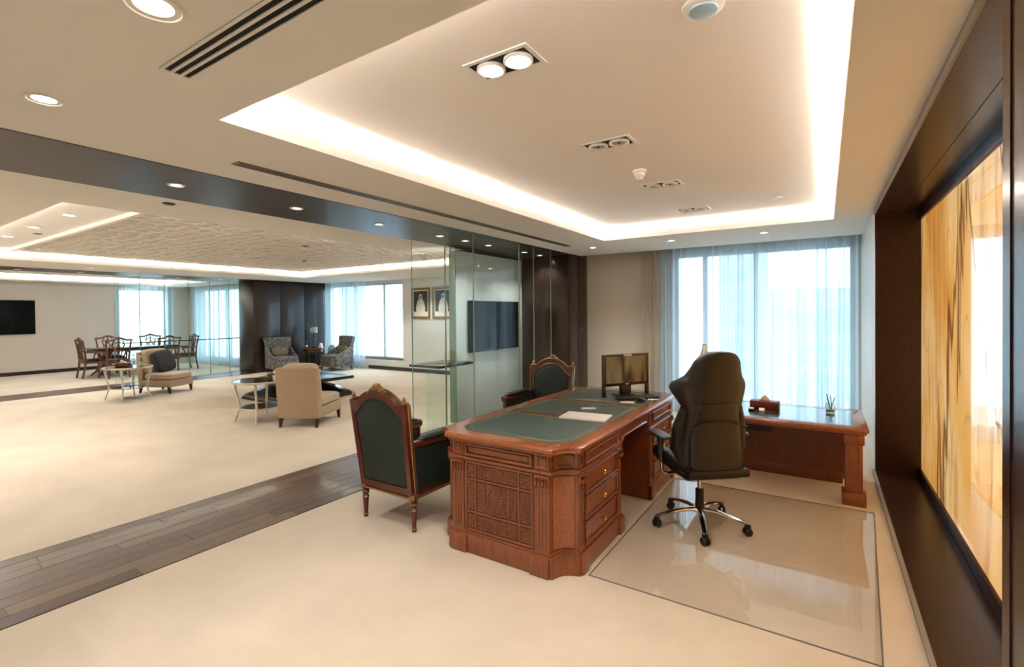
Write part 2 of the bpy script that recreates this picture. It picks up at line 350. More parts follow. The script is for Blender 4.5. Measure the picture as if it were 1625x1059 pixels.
# ---- curtains (pleated sheers hanging from the ceiling pocket)
def curtain(label, axis, pos, a0, a1, z0, z1, m, folds, amp, seed, gather=None, n=None, group=None):
    rnd = random.Random(seed); n = n or int(folds*16); L = a1-a0; rows = 14
    ph = [rnd.uniform(0, 6.28) for _ in range(4)]
    # deep narrow pleats that wander sideways on the way down, soft waves between them
    pl = [((i+.5+rnd.uniform(-.4, .4))/folds, rnd.uniform(-.04, .04)*min(1, 8/folds), rnd.uniform(.03, .075), rnd.uniform(.3, 1.0)*(2.0 if rnd.random() < .3 else .75)) for i in range(folds)]
    rings = []
    for j in range(rows+1):
        t = j/rows; z = z1+(z0-z1)*t; ring = []
        for i in range(n+1):
            s = i/n; u = a0+L*s; d = amp*.35*math.sin(s*folds*3.1+ph[0])+amp*.25*math.sin(s*folds*5.3+ph[1]+t*.6)
            for c0, dr, wd, am in pl:
                q = (s-c0-dr*t*t)*L/wd
                if abs(q) < 3: d -= amp*am*math.exp(-q*q*2.2)*(.6+.5*t)*1.6
            ring.append((u, pos+d, z) if axis == 'x' else (pos-d, u, z))
        rings.append(ring)
    b = B(); b.loft(rings, cap=False, closed=False)
    return tag(b.build('sheer_curtain', m, smooth=180), label, 'curtain', group)
g1 = lambda s, t: -.10*math.sin(PI*t*.9)*s*s
g2 = lambda s, t: .08*math.sin(PI*t*.9)*(1-s)**2
curtain('pale sheer curtain over the left part of the office window', 'x', 7.91, -2.26, -.88, .01, 2.9, 'sheer', 14, .062, 3, None, 420)
curtain('pale sheer curtain over the right part of the office window', 'x', 7.92, -.87, .37, .01, 2.9, 'sheer', 12, .06, 8, None, 380)
curtain('narrow beige side curtain at the left edge of the office window', 'x', 7.80, -2.53, -2.28, .01, 2.9, 'sheer_beige', 4, .03, 5, None, 80)
curtain('sheer curtain drawn to the left of the lounge window beside the dark wall block', 'x', 9.54, -13.2, -11.35, .01, 2.9, 'sheer', 15, .05, 21, None, 300)
curtain('sheer curtain of the dining window beside the wall television', 'y', XL+.1, 5.85, 7.45, .01, CZ, 'sheer', 12, .045, 31, None, 220)
curtain('sheer curtain of the dining window behind the glass next to the dark block', 'x', 7.88, -18.2, -15.2, .01, 2.9, 'sheer', 20, .05, 41, None, 320)

# ---- outside: neighbouring towers far below and beyond the panes
struct(bx('ground_outside', 'ground_out', -260, 20, -61, 260, 420, -60))
def tower(label, x0, y0, x1, y1, z1, nfl, band):
    t = thing('tower_block', label, 'building', ((x0+x1)/2, y0, -60), 0, 'towers outside the windows')
    cx = (x0+x1)/2; B().box(x0-cx, 0, 0, x1-cx, y1-y0, z1+60).build('facade', 'bldg_pale', t, 0)
    k = 0; z = 45.; h = 3.6
    while z < z1+58:
        o = B().box(x0-cx+.6, -.25, z, x1-cx-.6, .1, z+h*band).build('window_band', 'bldg_blue', t, 0); z += h
    return t
tower('wide pale block with blue window bands behind the right half of the office window', -5.8, 62, 34, 84, 4.0, 6, .62)
tower('pale tower with blue window bands seen through the lounge window', -92, 70, -62, 90, 26, 9, .45)
tower('slim pale tower with blue bands behind the left half of the office window', -14.5, 84, -8.6, 98, 12, 4, .4)
# ================================================================== GLASS PARTITIONS, CEILING FITTINGS, WALL THINGS
ORD = ['first', 'second', 'third', 'fourth', 'fifth', 'sixth', 'seventh', 'eighth']
def glass_panes(x, edges, z1, label):
    y0 = edges[0]; t = thing('glass_partition', label, 'glass partition', (x, y0, 0))
    for a, b2 in zip(edges, edges[1:]):
        lo, hi = a-y0+.004, b2-y0-.004
        p = B().box(-.006, lo, .006, .006, hi, z1).build('pane', 'glass', t, 0)
        for c in (lo, hi): B().box(-.0062, c-.002, .006, .0062, c+.002, z1).build('polished_edge', 'glass_edge', p, 0)
    B().box(-.012, 0, .0, .012, edges[-1]-y0, .008).build('floor_channel', 'slot_metal', t, 0)
glass_panes(-3.6, [3.63, 4.16, 4.68, 5.73, 6.13, 6.66], CZ-.004, 'clear frameless glass partition between the desk and the lounge')
glass_panes(-14.0, [4.4, 4.9, 5.43, 5.97, 6.5, 7.0, 7.26], CZ-.004, 'clear frameless glass partition in front of the dining table')
t = thing('glass_rail', 'thin black ledge running along the dining glass partition', 'rail', (-13.99, 5.9, .95)); B().box(.012, -1.3, 0, .06, 1.36, .022, bev=.003).build('ledge', 'espresso', t)
for y in (-1.0, -.4, .2, .8, 1.3): B().lathe([(.012, .0), (.012, .03)], (-.005, y, .011), 10, ax='x').build('standoff', 'chrome', t)
t = thing('floating_ledge', 'dark floating ledge on a clear glass fin beside the white screen wall', 'ledge', (-4.2, 4.78, 0))
B().box(-.26, -.34, .925, .25, .34, .955, bev=.003).build('ledge_top', 'espresso', t); B().box(-.01, -.3, .004, 0, .3, .925).build('glass_fin', 'glass', t, 0)

# ---- downlights
def downlight(loc, label, r=.055, power=SPOT, group='recessed round downlights', size=110, real=True):
    t = thing('downlight', label, 'ceiling light', loc, 0, group)
    B().lathe([(r+.014, .006), (r+.014, -.001), (r+.008, -.006), (r, -.006), (r-.003, .002), (r-.003, .006)], n=24).build('trim_ring', 'lamp_trim', t)
    B().lathe([(r-.003, .0045), (r-.003, .001), (r*.5, -.001)], n=24).build('lens', 'light_lens', t)
    if real: spot(t, (0, 0, -.012), power, size)
    return t
z = CZ
downlight((-1.77, .67, z), 'large round downlight at the top edge, beside the triple slot diffuser', .075)
downlight((-2.93, .68, z), 'round downlight alone in the plain ceiling near the left edge', .06)
for i, (x, y) in enumerate(((-.62, .67), (-.62, -1.0), (-1.77, -1.0), (-2.93, -1.0))):  # unseen lamps added so floor bounce brightens the office ceiling
    downlight((x, y, z), 'added unseen fill downlight in the office ceiling behind the camera, %s of that group' % ORD[i], .06, SPOT*1.3)
for i, (x, y) in enumerate(((-6.2, .3), (-8.4, .3), (-10.6, .3), (-6.2, -1.2), (-9.0, -1.2))):  # more out-of-view lamps, added to lift the lounge brightness
    downlight((x, y, z), 'added unseen fill downlight in the lounge ceiling left of the picture, %s of that group' % ORD[i], .06, SPOT*2.2)
for i, (x, nm) in enumerate(((-2.93, 'nearest the dark storage wall'), (-1.77, 'in the middle of the row'), (-.64, 'nearest the right wall'))):
    downlight((x, 6.75, z), 'small round downlight before the window curtain, %s' % nm, .05)
for i, y in enumerate((1.65, 2.62, 3.59, 4.57, 5.07, 5.6, 6.58, 7.08)):
    downlight((-4.03, y, z-.004), 'small downlight in the dark wood soffit, %s from the left' % ORD[i], .045, SPOT*.6)
for i, (x, y) in enumerate(((-7.1, 1.83), (-8.4, 1.83), (-9.65, 1.83))):
    downlight((x, y, RZ), 'round downlight on the flat strip of the lounge ceiling, %s from the office' % ORD[i], .06, SPOT*2.2)
for i, (x, y) in enumerate(((-5.0, 5.9), (-8.77, 8.9), (-6.6, 8.9), (-10.9, 8.9))):
    downlight((x, y, z), ['round downlight in the lounge ceiling seen through the glass, near the tray edge', 'round downlight before the lounge wall, above the framed portraits', 'round downlight before the lounge wall, right of the portraits', 'round downlight before the lounge window'][i], .055, SPOT*2)
for i, y in enumerate((1.5, 3.5, 5.5)):
    downlight((-12.3, y, z), 'round downlight on the far side of the lounge ceiling, %s from the left' % ORD[i], .055, SPOT*2.2)
for i, y in enumerate((1.75, 2.72, 3.69, 4.66, 5.6, 6.6)):
    downlight((-13.61, y, z-.004), 'small downlight in the dark soffit before the dining end, %s from the left' % ORD[i], .045, SPOT)
for i, (x, y) in enumerate(((-16.3, 2.2), (-16.3, 5.0))):
    downlight((x, y, RZ), ['round downlight in the raised dining ceiling, left one', 'round downlight in the raised dining ceiling, above the table'][i], .06, SPOT*2.5)
def sensor(loc, label, m='black_plastic'):
    t = thing('ceiling_sensor', label, 'sensor', loc); B().lathe([(.05, .004), (.05, -.004), (.035, -.012), (.01, -.014)], n=20).build('housing', m, t)
sensor((-4.76, 1.89, z), 'flat black round sensor in the ceiling beside the dark soffit')
sensor((-7.04, 4.73, RZ-.03), 'flat dark round sensor in the relief ceiling, the nearer one', 'slot_metal'); sensor((-8.98, 6.0, RZ-.03), 'flat dark round sensor in the relief ceiling, the farther one', 'slot_metal')
sensor((-9.0, 2.0, RZ), 'flat dark round sensor on the raised lounge ceiling strip', 'slot_metal')
# ---- twin gimbal spots in the raised office ceiling
def twin(loc, label, on):
    t = thing('twin_spotlight', label, 'ceiling light', loc, 0, 'twin spotlights in the raised ceiling')
    b = B(); rect_hole(b, -.17, -.095, .17, .095, -.15, -.075, .15, .075, -.006, .002); b.build('frame', 'white_plastic', t, 0)
    B().box(-.15, -.075, -.001, .15, .075, .001).build('housing', 'black_slot', t, 0)
    for s in (-1, 1):
        h = B().lathe([(.066, -.002), (.068, -.014), (.06, -.018), (.05, -.012), (.045, -.004)], (s*.074, 0, 0), 24, cap=False).build('gimbal_ring', 'white_plastic', t)
        B().lathe([(.05, -.004), (.046, -.007), (.02, -.009)], (s*.074, 0, 0), 20).build('lamp', 'light_lens' if on else 'steel', h)
        B().lathe([(.012, -.006), (.010, -.013)], (s*.074, 0, 0), 12).build('lamp_cap', 'light_lens' if on else 'bezel', h)
        if on: spot(t, (s*.074, 0, -.03), SPOT*1.1, 90)
    return t
for i, y in enumerate((1.84, 3.1, 4.36, 5.6)):
    twin((-1.225, y, RZ), ['lit twin spotlight, the largest and nearest in the raised ceiling', 'twin spotlight in the raised ceiling, second from the camera, beyond the lit one', 'twin spotlight in the raised ceiling just behind the smoke detector', 'twin spotlight in the raised ceiling closest to the window'][i], i == 0)
t = thing('smoke_detector', 'white conical smoke detector hanging between the twin spotlights', 'detector', (-1.25, 3.83, RZ))
B().lathe([(.055, .002), (.055, -.014), (.05, -.02)], n=24).build('base', 'white_plastic', t); B().lathe([(.042, -.018), (.04, -.045), (.03, -.05), (.022, -.07), (.015, -.075)], n=24).build('sensor_head', 'white_plastic', t)
t = thing('ceiling_speaker', 'round chrome-blue ceiling fitting at the top edge of the picture', 'sensor', (-.38, 1.91, RZ))
B().lathe([(.075, .002), (.075, -.008), (.06, -.016)], n=28).build('flange', 'white_plastic', t); B().lathe([(.055, -.014), (.05, -.022), (.02, -.03)], n=24).build('dome', 'bldg_blue', t)
t = thing('sprinkler_cover', 'small flat white disc on the raised ceiling near the window', 'sprinkler', (-.4, 5.52, RZ)); B().lathe([(.045, .002), (.045, -.008), (.04, -.012)], n=20).build('cover', 'white_plastic', t)
# ---- linear slot diffusers
def diffuser(label, x0, y0, x1, y1, along, nslot, sw, m):
    t = thing('air_diffuser', label, 'air vent', ((x0+x1)/2, (y0+y1)/2, CZ)); hx, hy = (x1-x0)/2, (y1-y0)/2
    B().box(-hx, -hy, -.001, hx, hy, .0015).build('slot_recess', 'black_slot', t, 0)
    W = (hy if along == 'x' else hx)*2; gap = (W-nslot*sw)/(nslot+1); p = -W/2
    for k in range(nslot+1):
        a, b2 = p, p+gap
        if along == 'x': B().box(-hx, a, -.006, hx, b2, .0).build('blade', m, t, 0)
        else: B().box(a, -hy, -.006, b2, hy, .0).build('blade', m, t, 0)
        p = b2+sw
    for s in (-1, 1):
        if along == 'x': B().box(s*hx-.006, -hy-.0, -.0062, s*hx+.006, hy, .0).build('end_cap', m, t, 0)
        else: B().box(-hx, s*hy-.006, -.0062, hx, s*hy+.006, .0).build('end_cap', m, t, 0)
diffuser('short triple black slot diffuser in the ceiling at the top left', -2.18, .842, -.2, .956, 'x', 3, .022, 'ceiling')
diffuser('long thin slot diffuser running beside the dark soffit', -3.195, 1.63, -3.105, 6.37, 'y', 3, .018, 'slot_metal')

# ---- relief ceiling panel of the lounge (irregular raised cells)
rnd = random.Random(4)
X0, X1, Y0, Y1 = -11.58, -5.56, 2.2, 7.72
rp = thing('relief_ceiling_panel', 'white relief ceiling panel of irregular raised cells above the lounge', 'ceiling panel', ((X0+X1)/2, (Y0+Y1)/2, RZ))
cx, cy = (X0+X1)/2, (Y0+Y1)/2
B().box(X0-cx, Y0-cy, -.012, X1-cx, Y1-cy, 0).build('backing', 'relief_base', rp, 0)
b = B(); rect_hole(b, X0-cx-.05, Y0-cy-.05, X1-cx+.05, Y1-cy+.05, X0-cx, Y0-cy, X1-cx, Y1-cy, -.05, 0); b.build('edge_trim', 'ceiling_tray', rp, 0)
a = .135; W_, H_ = a*math.sqrt(3), a*1.5; pts = {}; cells = []
def corner(x, y):
    key = (round(x/.01), round(y/.01))
    for q in ((0, 0), (1, 0), (-1, 0), (0, 1), (0, -1), (1, 1), (-1, -1), (1, -1), (-1, 1)):
        if (key[0]+q[0], key[1]+q[1]) in pts: return pts[(key[0]+q[0], key[1]+q[1])]
    pts[key] = (x+rnd.uniform(-.055, .055), y+rnd.uniform(-.055, .055)); return pts[key]
for j in range(int((Y1-Y0)/H_)+1):
    for i in range(int((X1-X0)/W_)+1):
        cxh = X0+.12+i*W_+(W_/2 if j % 2 else 0); cyh = Y0+.12+j*H_
        if cxh > X1-.12 or cyh > Y1-.12: continue
        cells.append([corner(cxh+a*math.cos(PI/6+k*PI/3), cyh+a*math.sin(PI/6+k*PI/3)) for k in range(6)])
def cell_mesh(bb, ring):
    mx, my = sum(p[0] for p in ring)/6, sum(p[1] for p in ring)/6
    def sh(f, zz): return [(min(max(mx+(p[0]-mx)*f, X0+.005), X1-.005)-cx, min(max(my+(p[1]-my)*f, Y0+.005), Y1-.005)-cy, zz) for p in ring]
    bb.loft([sh(.985, -.011), sh(.97, -.03), sh(.86, -.03), sh(.84, -.011)], cap=False)
# only what the tray edge leaves in view, nearest first
vis = sorted(cells, key=lambda r: (r[0][0] > -6.3, math.hypot(r[0][0], r[0][1])))
for ring in vis[:300]:
    bb = B(); cell_mesh(bb, ring); bb.build('relief_cell', 'relief', rp, 30)
bb = B()
for ring in vis[300:]: cell_mesh(bb, ring)
tag(bb.build('relief_cells_beyond', 'relief', rp, 30), kind='stuff')

# ---- televisions
def television(label, loc, rz, wd, ht, m='screen_tv'):
    t = thing('television', label, 'television', loc, rz)
    B().box(-wd/2, -.055, -ht/2, wd/2, -.012, ht/2, bev=.006).build('casing', 'bezel', t)
    B().box(-wd/2+.014, -.058, -ht/2+.02, wd/2-.014, -.054, ht/2-.014).build('screen', m, t, 0)
    B().box(-wd*.2, -.014, -ht*.3, wd*.2, .0, ht*.3).build('wall_bracket', 'black_plastic', t); B().box(-.05, -.058, -ht/2-.012, .05, -.045, -ht/2+.002, bev=.002).build('sensor_tab', 'bezel', t)
    return t
television('black flat television on the glossy white screen wall', (-4.53, 6.41, 1.4), PI/2, 1.38, .79)
television('black flat television on the cream wall at the left edge', (XL, 3.24, 1.6), PI/2, 1.6, .94)
# ---- framed portraits
def portrait(label, x, z0, z1, wd, lean):
    t = thing('framed_portrait', label, 'picture', (x, 9.65, (z0+z1)/2), 0, 'framed portraits on the lounge wall'); h = (z1-z0)/2; f = .06
    b = B(); 
    for q in ((-wd, -h, wd, -h+f), (-wd, h-f, wd, h), (-wd, -h+f, -wd+f, h-f), (wd-f, -h+f, wd, h-f)): b.box(q[0], -.035, q[1], q[2], 0, q[3], bev=.008)
    b.build('frame', 'frame_gold', t)
    B().box(-wd+f, -.012, -h+f, wd-f, -.004, h-f).build('mount', 'mount', t, 0)
    p = B().box(-wd+f+.03, -.015, -h+f+.13, wd-f-.03, -.011, h-f-.03).build('picture', 'portrait_dark', t, 0)
    s = lean
    B().prism([(-.16+s, -h+.19), (.16+s, -h+.19), (.17+s, -.12), (.12+s, .05), (.06+s, .12), (-.06+s, .12), (-.12+s, .05), (-.17+s, -.12)], -.0165, -.0145, 'y').build('robe', 'robe', p, 0)
    B().prism([(.062*math.cos(k*PI/7)+s, .17+.085*math.sin(k*PI/7)) for k in range(14)], -.0175, -.0145, 'y').build('headdress', 'robe', p, 0)
    B().prism([(.034*math.cos(k*PI/6)+s, .165+.045*math.sin(k*PI/6)) for k in range(12)], -.0185, -.0145, 'y').build('face', 'skin_tone', p, 0)
portrait('gilt-framed portrait of a figure in a white robe, the left one', -9.225, 1.47, 2.31, .34, 0.)
portrait('gilt-framed portrait of a figure in a white robe, the right one', -8.445, 1.47, 2.31, .34, .03)
# ================================================================== EXECUTIVE DESK
def scoop(hx, y0, y1, s, corners=(1, 1, 1, 1), n=7, notch=.012):
    P = []
    for k, (cx, cy, a0) in enumerate(((-hx, y0, PI/2), (hx, y0, PI), (hx, y1, 1.5*PI), (-hx, y1, 0))):
        if not corners[k]: P.append((cx, cy)); continue
        sx, sy = (1 if cx < 0 else -1), (1 if cy == y0 else -1)
        arc = [(cx+s*math.cos(a0-PI/2*i/n), cy+s*math.sin(a0-PI/2*i/n)) for i in range(n+1)]
        # small flat notch before and after the hollow curve
        P += arc
    return P
DX, DY = -1.7675, 3.715
desk = thing('executive_desk', 'large carved mahogany pedestal desk with green leather top', 'desk', (DX, DY, 0))
HX, HY, S = .5425, 1.215, .125
B().prism(scoop(HX, -HY, HY, S), .757, .785, bev=.007).build('desk_top', 'mahogany_top', desk)
B().prism(scoop(HX-.018, -HY+.018, HY-.018, S), .738, .757, bev=.003).build('top_moulding', 'mahogany', desk)
for a, b2, cn in ((-1.075, -.375, (1, 1, 0, 0)), (-.325, .325, (0, 0, 0, 0)), (.375, 1.075, (0, 0, 1, 1))):
    poly = []
    for k, (x, y) in enumerate(((-.435, a), (.435, a), (.435, b2), (-.435, b2))):
        if cn[k]:
            sx, sy = (1 if x < 0 else -1), (1 if y == a else -1)
            q = [(x, y+sy*.1), (x+sx*.1, y)]; poly += q if k in (0, 2) else q[::-1]
        else: poly.append((x, y))
    o = B().prism(poly, .7845, .7865).build('leather_inset', 'green_leather', desk)
    for off in (.03, .042):
        c0, c1 = sum(p[0] for p in poly)/len(poly), (a+b2)/2
        ins = [(p[0]-math.copysign(off, p[0]), p[1]-math.copysign(off, p[1]-c1)) for p in poly]
        bb = B()
        for (x, y), (x2, y2) in zip(ins, ins[1:]+ins[:1]): bb.tube([(x, y, .7866), (x2, y2, .7866)], .0011, 4)
        bb.build('tooled_line', 'gold', o)
def panel_frame(bb, face, u0, u1, z0, z1, pos, d, t=.014, sgn=1):
    """raised picture-frame moulding on a face; face 'y' -> u is x, 'x' -> u is y"""
    for q in ((u0, z0, u1, z0+t), (u0, z1-t, u1, z1), (u0, z0+t, u0+t, z1-t), (u1-t, z0+t, u1, z1-t)):
        if face == 'y': bb.box(q[0], pos, q[1], q[2], pos+sgn*d, q[3], bev=.003, seg=1)
        else: bb.box(pos, q[0], q[1], pos+sgn*d, q[2], q[3], bev=.003, seg=1)
def fbox(bb, face, u0, u1, z0, z1, pos, d, sgn=1, bev=.003):
    if face == 'y': bb.box(u0, pos, z0, u1, pos+sgn*d, z1, bev=bev, seg=1)
    else: bb.box(pos, u0, z0, pos+sgn*d, u1, z1, bev=bev, seg=1)
    return bb
def lattice_panel(face, u0, u1, z0, z1, pos, sgn, parent, center=False):
    o = fbox(B(), face, u0, u1, z0, z1, pos, .006, sgn).build('carved_panel', 'mahogany_dark', parent)
    bb = B(); st = .0185; nu = max(2, int((u1-u0-.012)/st)); nz = max(2, int((z1-z0-.012)/st))
    du, dz = (u1-u0-.012)/nu, (z1-z0-.012)/nz; p1 = pos+sgn*.006
    for i in range(nu):
        for j in range(nz):
            cu, cz = u0+.006+(i+.5)*du, z0+.006+(j+.5)*dz; r = .43 if (i+j) % 2 else .3
            pts = [(cu-du*r, cz), (cu, cz-dz*r*1.1), (cu+du*r, cz), (cu, cz+dz*r*1.1)]
            if center: r2_ = math.hypot((cu-(u0+u1)/2)/(u1-u0), (cz-(z0+z1)/2)/(z1-z0)); h = .004+.006*max(0, math.cos(r2_*14))
            else: h = .007
            P = lambda u, z, d: (u, p1+sgn*d, z) if face == 'y' else (p1+sgn*d, u, z)
            bb.loft([[P(u, z, 0) for u, z in pts], [P(cu+(u-cu)*.55, cz+(z-cz)*.55, h) for u, z in pts]])
    bb.build('carving', 'mahogany', o, 0)
def pilaster(face, u0, u1, pos, sgn, parent):
    bb = B(); fbox(bb, face, u0, u1, .14, .615, pos, .01, sgn); w_ = (u1-u0)
    for k in range(3):
        c = u0+w_*(.27+.23*k); fbox(bb, face, c-w_*.05, c+w_*.05, .17, .52, pos+sgn*.008, .008, sgn, .002)
    o = bb.build('pilaster', 'mahogany', parent)
    cb = B(); fbox(cb, face, u0-.003, u1+.003, .545, .612, pos, .018, sgn)
    for k in range(4):
        c = u0+w_*(.14+.24*k); P = (lambda u, d, z: (u, pos+sgn*d, z)) if face == 'y' else (lambda u, d, z: (pos+sgn*d, u, z))
        cb.tube([P(c, .014, .545), P(c, .027, .56), P(c, .023, .585), P(c, .03, .605)], [.006, .009, .007, .009], 6)
    cb.build('capital', 'mahogany', o)
def knob(face, u, z, pos, sgn, parent):
    pr = [(.011, 0), (.011, .003), (.005, .005), (.005, .013), (.0145, .018), (.0165, .025), (.011, .033), (.002, .036)]
    pr = [(r, h*sgn) for r, h in pr]
    c = (pos, u, z) if face == 'x' else (u, pos, z)
    B().lathe(pr, c, 14, ax='x' if face == 'x' else 'y').build('knob', 'brass', parent)
BX = .505
def pedestal(y0, y1, outer):
    """outer=-1: scooped corners at y0, +1: at y1"""
    cn = (1, 1, 0, 0) if outer < 0 else (0, 0, 1, 1)
    p = B(); p.prism(scoop(BX, y0, y1, S, cn), .13, .745); ped = p.build('pedestal', 'mahogany', desk)
    pl = B(); e0, e1 = (y0-.02, y1+.012) if outer < 0 else (y0-.012, y1+.02)
    pl.prism(scoop(BX+.018, e0, e1, S, cn), 0, .125, bev=.004); pl.prism(scoop(BX+.008, e0+.01, e1-.01, S, cn), .122, .145, bev=.006)
    ye = y0 if outer < 0 else y1; sg = -1 if outer < 0 else 1; u = BX-S
    for s in (-1, 1):
        a, b2 = sorted((s*(u-.0), s*(u-.135))); pl.box(a, ye, 0, b2, ye+sg*.034, .118, bev=.005)
        for yy in ((y0+S, y0+S+.075) if outer < 0 else (y0-.012, y0+.07), (y1-.07, y1+.012) if outer < 0 else (y1-S-.075, y1-S)):
            pl.box(s*BX, yy[0], 0, s*(BX+.034), yy[1], .118, bev=.005)
    pl.build('plinth', 'mahogany', ped)
    mm = B(); mm.prism(scoop(BX+.014, y0-.014, y1+.014, S, cn), .618, .642, bev=.006); mm.build('waist_moulding', 'mahogany', ped)
    # end face
    for s in (-1, 1):
        a, b2 = sorted((s*u, s*(u-.105))); pilaster('y', a+.004, b2-.004, ye, sg, ped)
        fb = B(); fbox(fb, 'y', a+.004, b2-.004, .645, .737, ye, .008, sg); panel_frame(fb, 'y', a+.02, b2-.02, .658, .725, ye+sg*.008, .007, .01, sg); fb.build('frieze_block', 'mahogany', ped)
    fb = B(); panel_frame(fb, 'y', -u+.118, u-.118, .65, .733, ye, .018, .014, sg); fbox(fb, 'y', -u+.15, u-.15, .672, .711, ye, .006, sg); fb.build('frieze_panel', 'mahogany', ped)
    L, R = -u+.125, u-.125; Wd = R-L; c1, c2 = L+Wd*.16, R-Wd*.2; zs = [.165, .27, .275, .49, .495, .6]
    bw = .012
    lattice_panel('y', L+.005, c1-bw, .165, .265, ye, sg, ped); lattice_panel('y', L+.005, c1-bw, .285, .485, ye, sg, ped); lattice_panel('y', L+.005, c1-bw, .505, .6, ye, sg, ped)
    lattice_panel('y', c2+bw, R-.005, .165, .265, ye, sg, ped); lattice_panel('y', c2+bw, R-.005, .285, .485, ye, sg, ped); lattice_panel('y', c2+bw, R-.005, .505, .6, ye, sg, ped)
    lattice_panel('y', c1+.005, c2-.005, .165, .265, ye, sg, ped); lattice_panel('y', c1+.005, c2-.005, .505, .6, ye, sg, ped)
    q = (c2-c1)
    lattice_panel('y', c1+.005, c1+q*.24, .285, .485, ye, sg, ped); lattice_panel('y', c1+q*.27, c2-q*.27, .285, .485, ye, sg, ped, True); lattice_panel('y', c2-q*.24, c2-.005, .285, .485, ye, sg, ped)
    fr = B(); panel_frame(fr, 'y', L-.008, R+.008, .15, .614, ye, .012, .013, sg)
    for c in (c1-bw/2, c2+bw/2): fbox(fr, 'y', c-.006, c+.006, .16, .605, ye, .011, sg)
    for zz in (.275, .495): fbox(fr, 'y', L, R, zz-.006, zz+.006, ye, .009, sg)
    fr.build('panel_framing', 'mahogany', ped)
    # hollow corners: figured veneer leaf with frieze frame
    for s in (-1, 1):
        bb = B(); rings = []
        cx, cy = s*BX, ye; n = 8
        def arcpt(i, r): 
            a = (PI/2)*(.12+.76*i/n); return (cx-s*r*math.cos(a), cy-sg*r*math.sin(a))
        for zz0, zz1, nm in ((.16, .6, 'corner_veneer'), (.652, .73, 'corner_frieze')):
            bb = B()
            if nm == 'corner_veneer':
                bb.loft([[(*arcpt(i, S-.001), zz0) for i in range(n+1)]+[(*arcpt(i, S-.006), zz0) for i in range(n, -1, -1)], [(*arcpt(i, S-.001), zz1) for i in range(n+1)]+[(*arcpt(i, S-.006), zz1) for i in range(n, -1, -1)]])
            else:
                for (i0, i1, a, b2) in ((0, n, zz0, zz0+.012), (0, n, zz1-.012, zz1), (0, 1, zz0, zz1), (n-1, n, zz0, zz1)):
                    bb.loft([[(*arcpt(i, S-.001), h) for i in range(i0, i1+1)]+[(*arcpt(i, S-.009), h) for i in range(i1, i0-1, -1)] for h in (a, b2)])
            bb.build(nm, 'mahogany_top' if nm == 'corner_veneer' else 'mahogany', ped)
    # drawer side (+x) and visitor side (-x)
    yi0, yi1 = (y0+S+.075, y1-.085) if outer < 0 else (y0+.085, y1-S-.075)
    for a, b2 in (((y0+S+.002, y0+S+.066) if outer < 0 else (y0+.004, y0+.076)), ((y1-.076, y1-.004) if outer < 0 else (y1-S-.066, y1-S-.002))):
        for s in (-1, 1):
            pilaster('x', a, b2, s*BX, s, ped)
            fb = B(); panel_frame(fb, 'x', a, b2, .652, .73, s*BX, .009, .012, s); fb.build('frieze_block', 'mahogany', ped)
    for k, (z0, z1) in enumerate(((.652, .732), (.468, .608), (.312, .455), (.155, .298))):
        d = fbox(B(), 'x', yi0, yi1, z0, z1, BX, .008, 1, .003).build('drawer', 'mahogany', ped)
        pf = B(); panel_frame(pf, 'x', yi0, yi1, z0, z1, BX+.008, .013, .015, 1); pf.build('drawer_bead', 'mahogany', d)
        if k: knob('x', (yi0+yi1)/2, (z0+z1)/2, BX+.008, 1, d)
        else: B().lathe([(.007, 0), (.007, .003), (.003, .004)], (BX+.008, (yi0+yi1)/2, (z0+z1)/2+.01), 10, ax='x').build('keyhole', 'bezel', d)
    pf = B(); panel_frame(pf, 'x', yi0, yi1, .16, .605, -BX, .012, .02, -1); panel_frame(pf, 'x', yi0, yi1, .652, .73, -BX, .009, .012, -1); pf.build('side_panel', 'mahogany', ped)
pedestal(-1.175, -.345, -1); pedestal(.345, 1.175, 1)
# kneehole apron with rounded corners and a modesty panel on the visitors' side
r = .075; ap = [(-.345, .745), (-.345, .56)] + [(-.345+.02+r-r*math.cos(a*PI/12), .60+r*math.sin(a*PI/12)) for a in range(7)] + [(.345-.02-r+r*math.sin(a*PI/12), .60+r*math.cos(a*PI/12)) for a in range(7)] + [(.345, .56), (.345, .745)]
B().prism(ap, BX-.025, BX, 'x', bev=.002).build('kneehole_apron', 'mahogany', desk)
bb = B(); pts = [(BX+.004, -.32, .6)]+[(BX+.004, -.325+r-r*math.cos(a*PI/12), .605+r*math.sin(a*PI/12)) for a in range(1, 7)]+[(BX+.004, .325-r+r*math.sin(a*PI/12), .605+r*math.cos(a*PI/12)) for a in range(7)]
bb.tube(pts, .008, 6); bb.build('apron_bead', 'mahogany_top', desk)
B().box(-BX, -.345, .03, -BX+.03, .345, .745).build('modesty_panel', 'mahogany_dark', desk)
pf = B(); panel_frame(pf, 'x', -.31, .31, .16, .6, -BX, .012, .02, -1); pf.build('modesty_moulding', 'mahogany', desk)

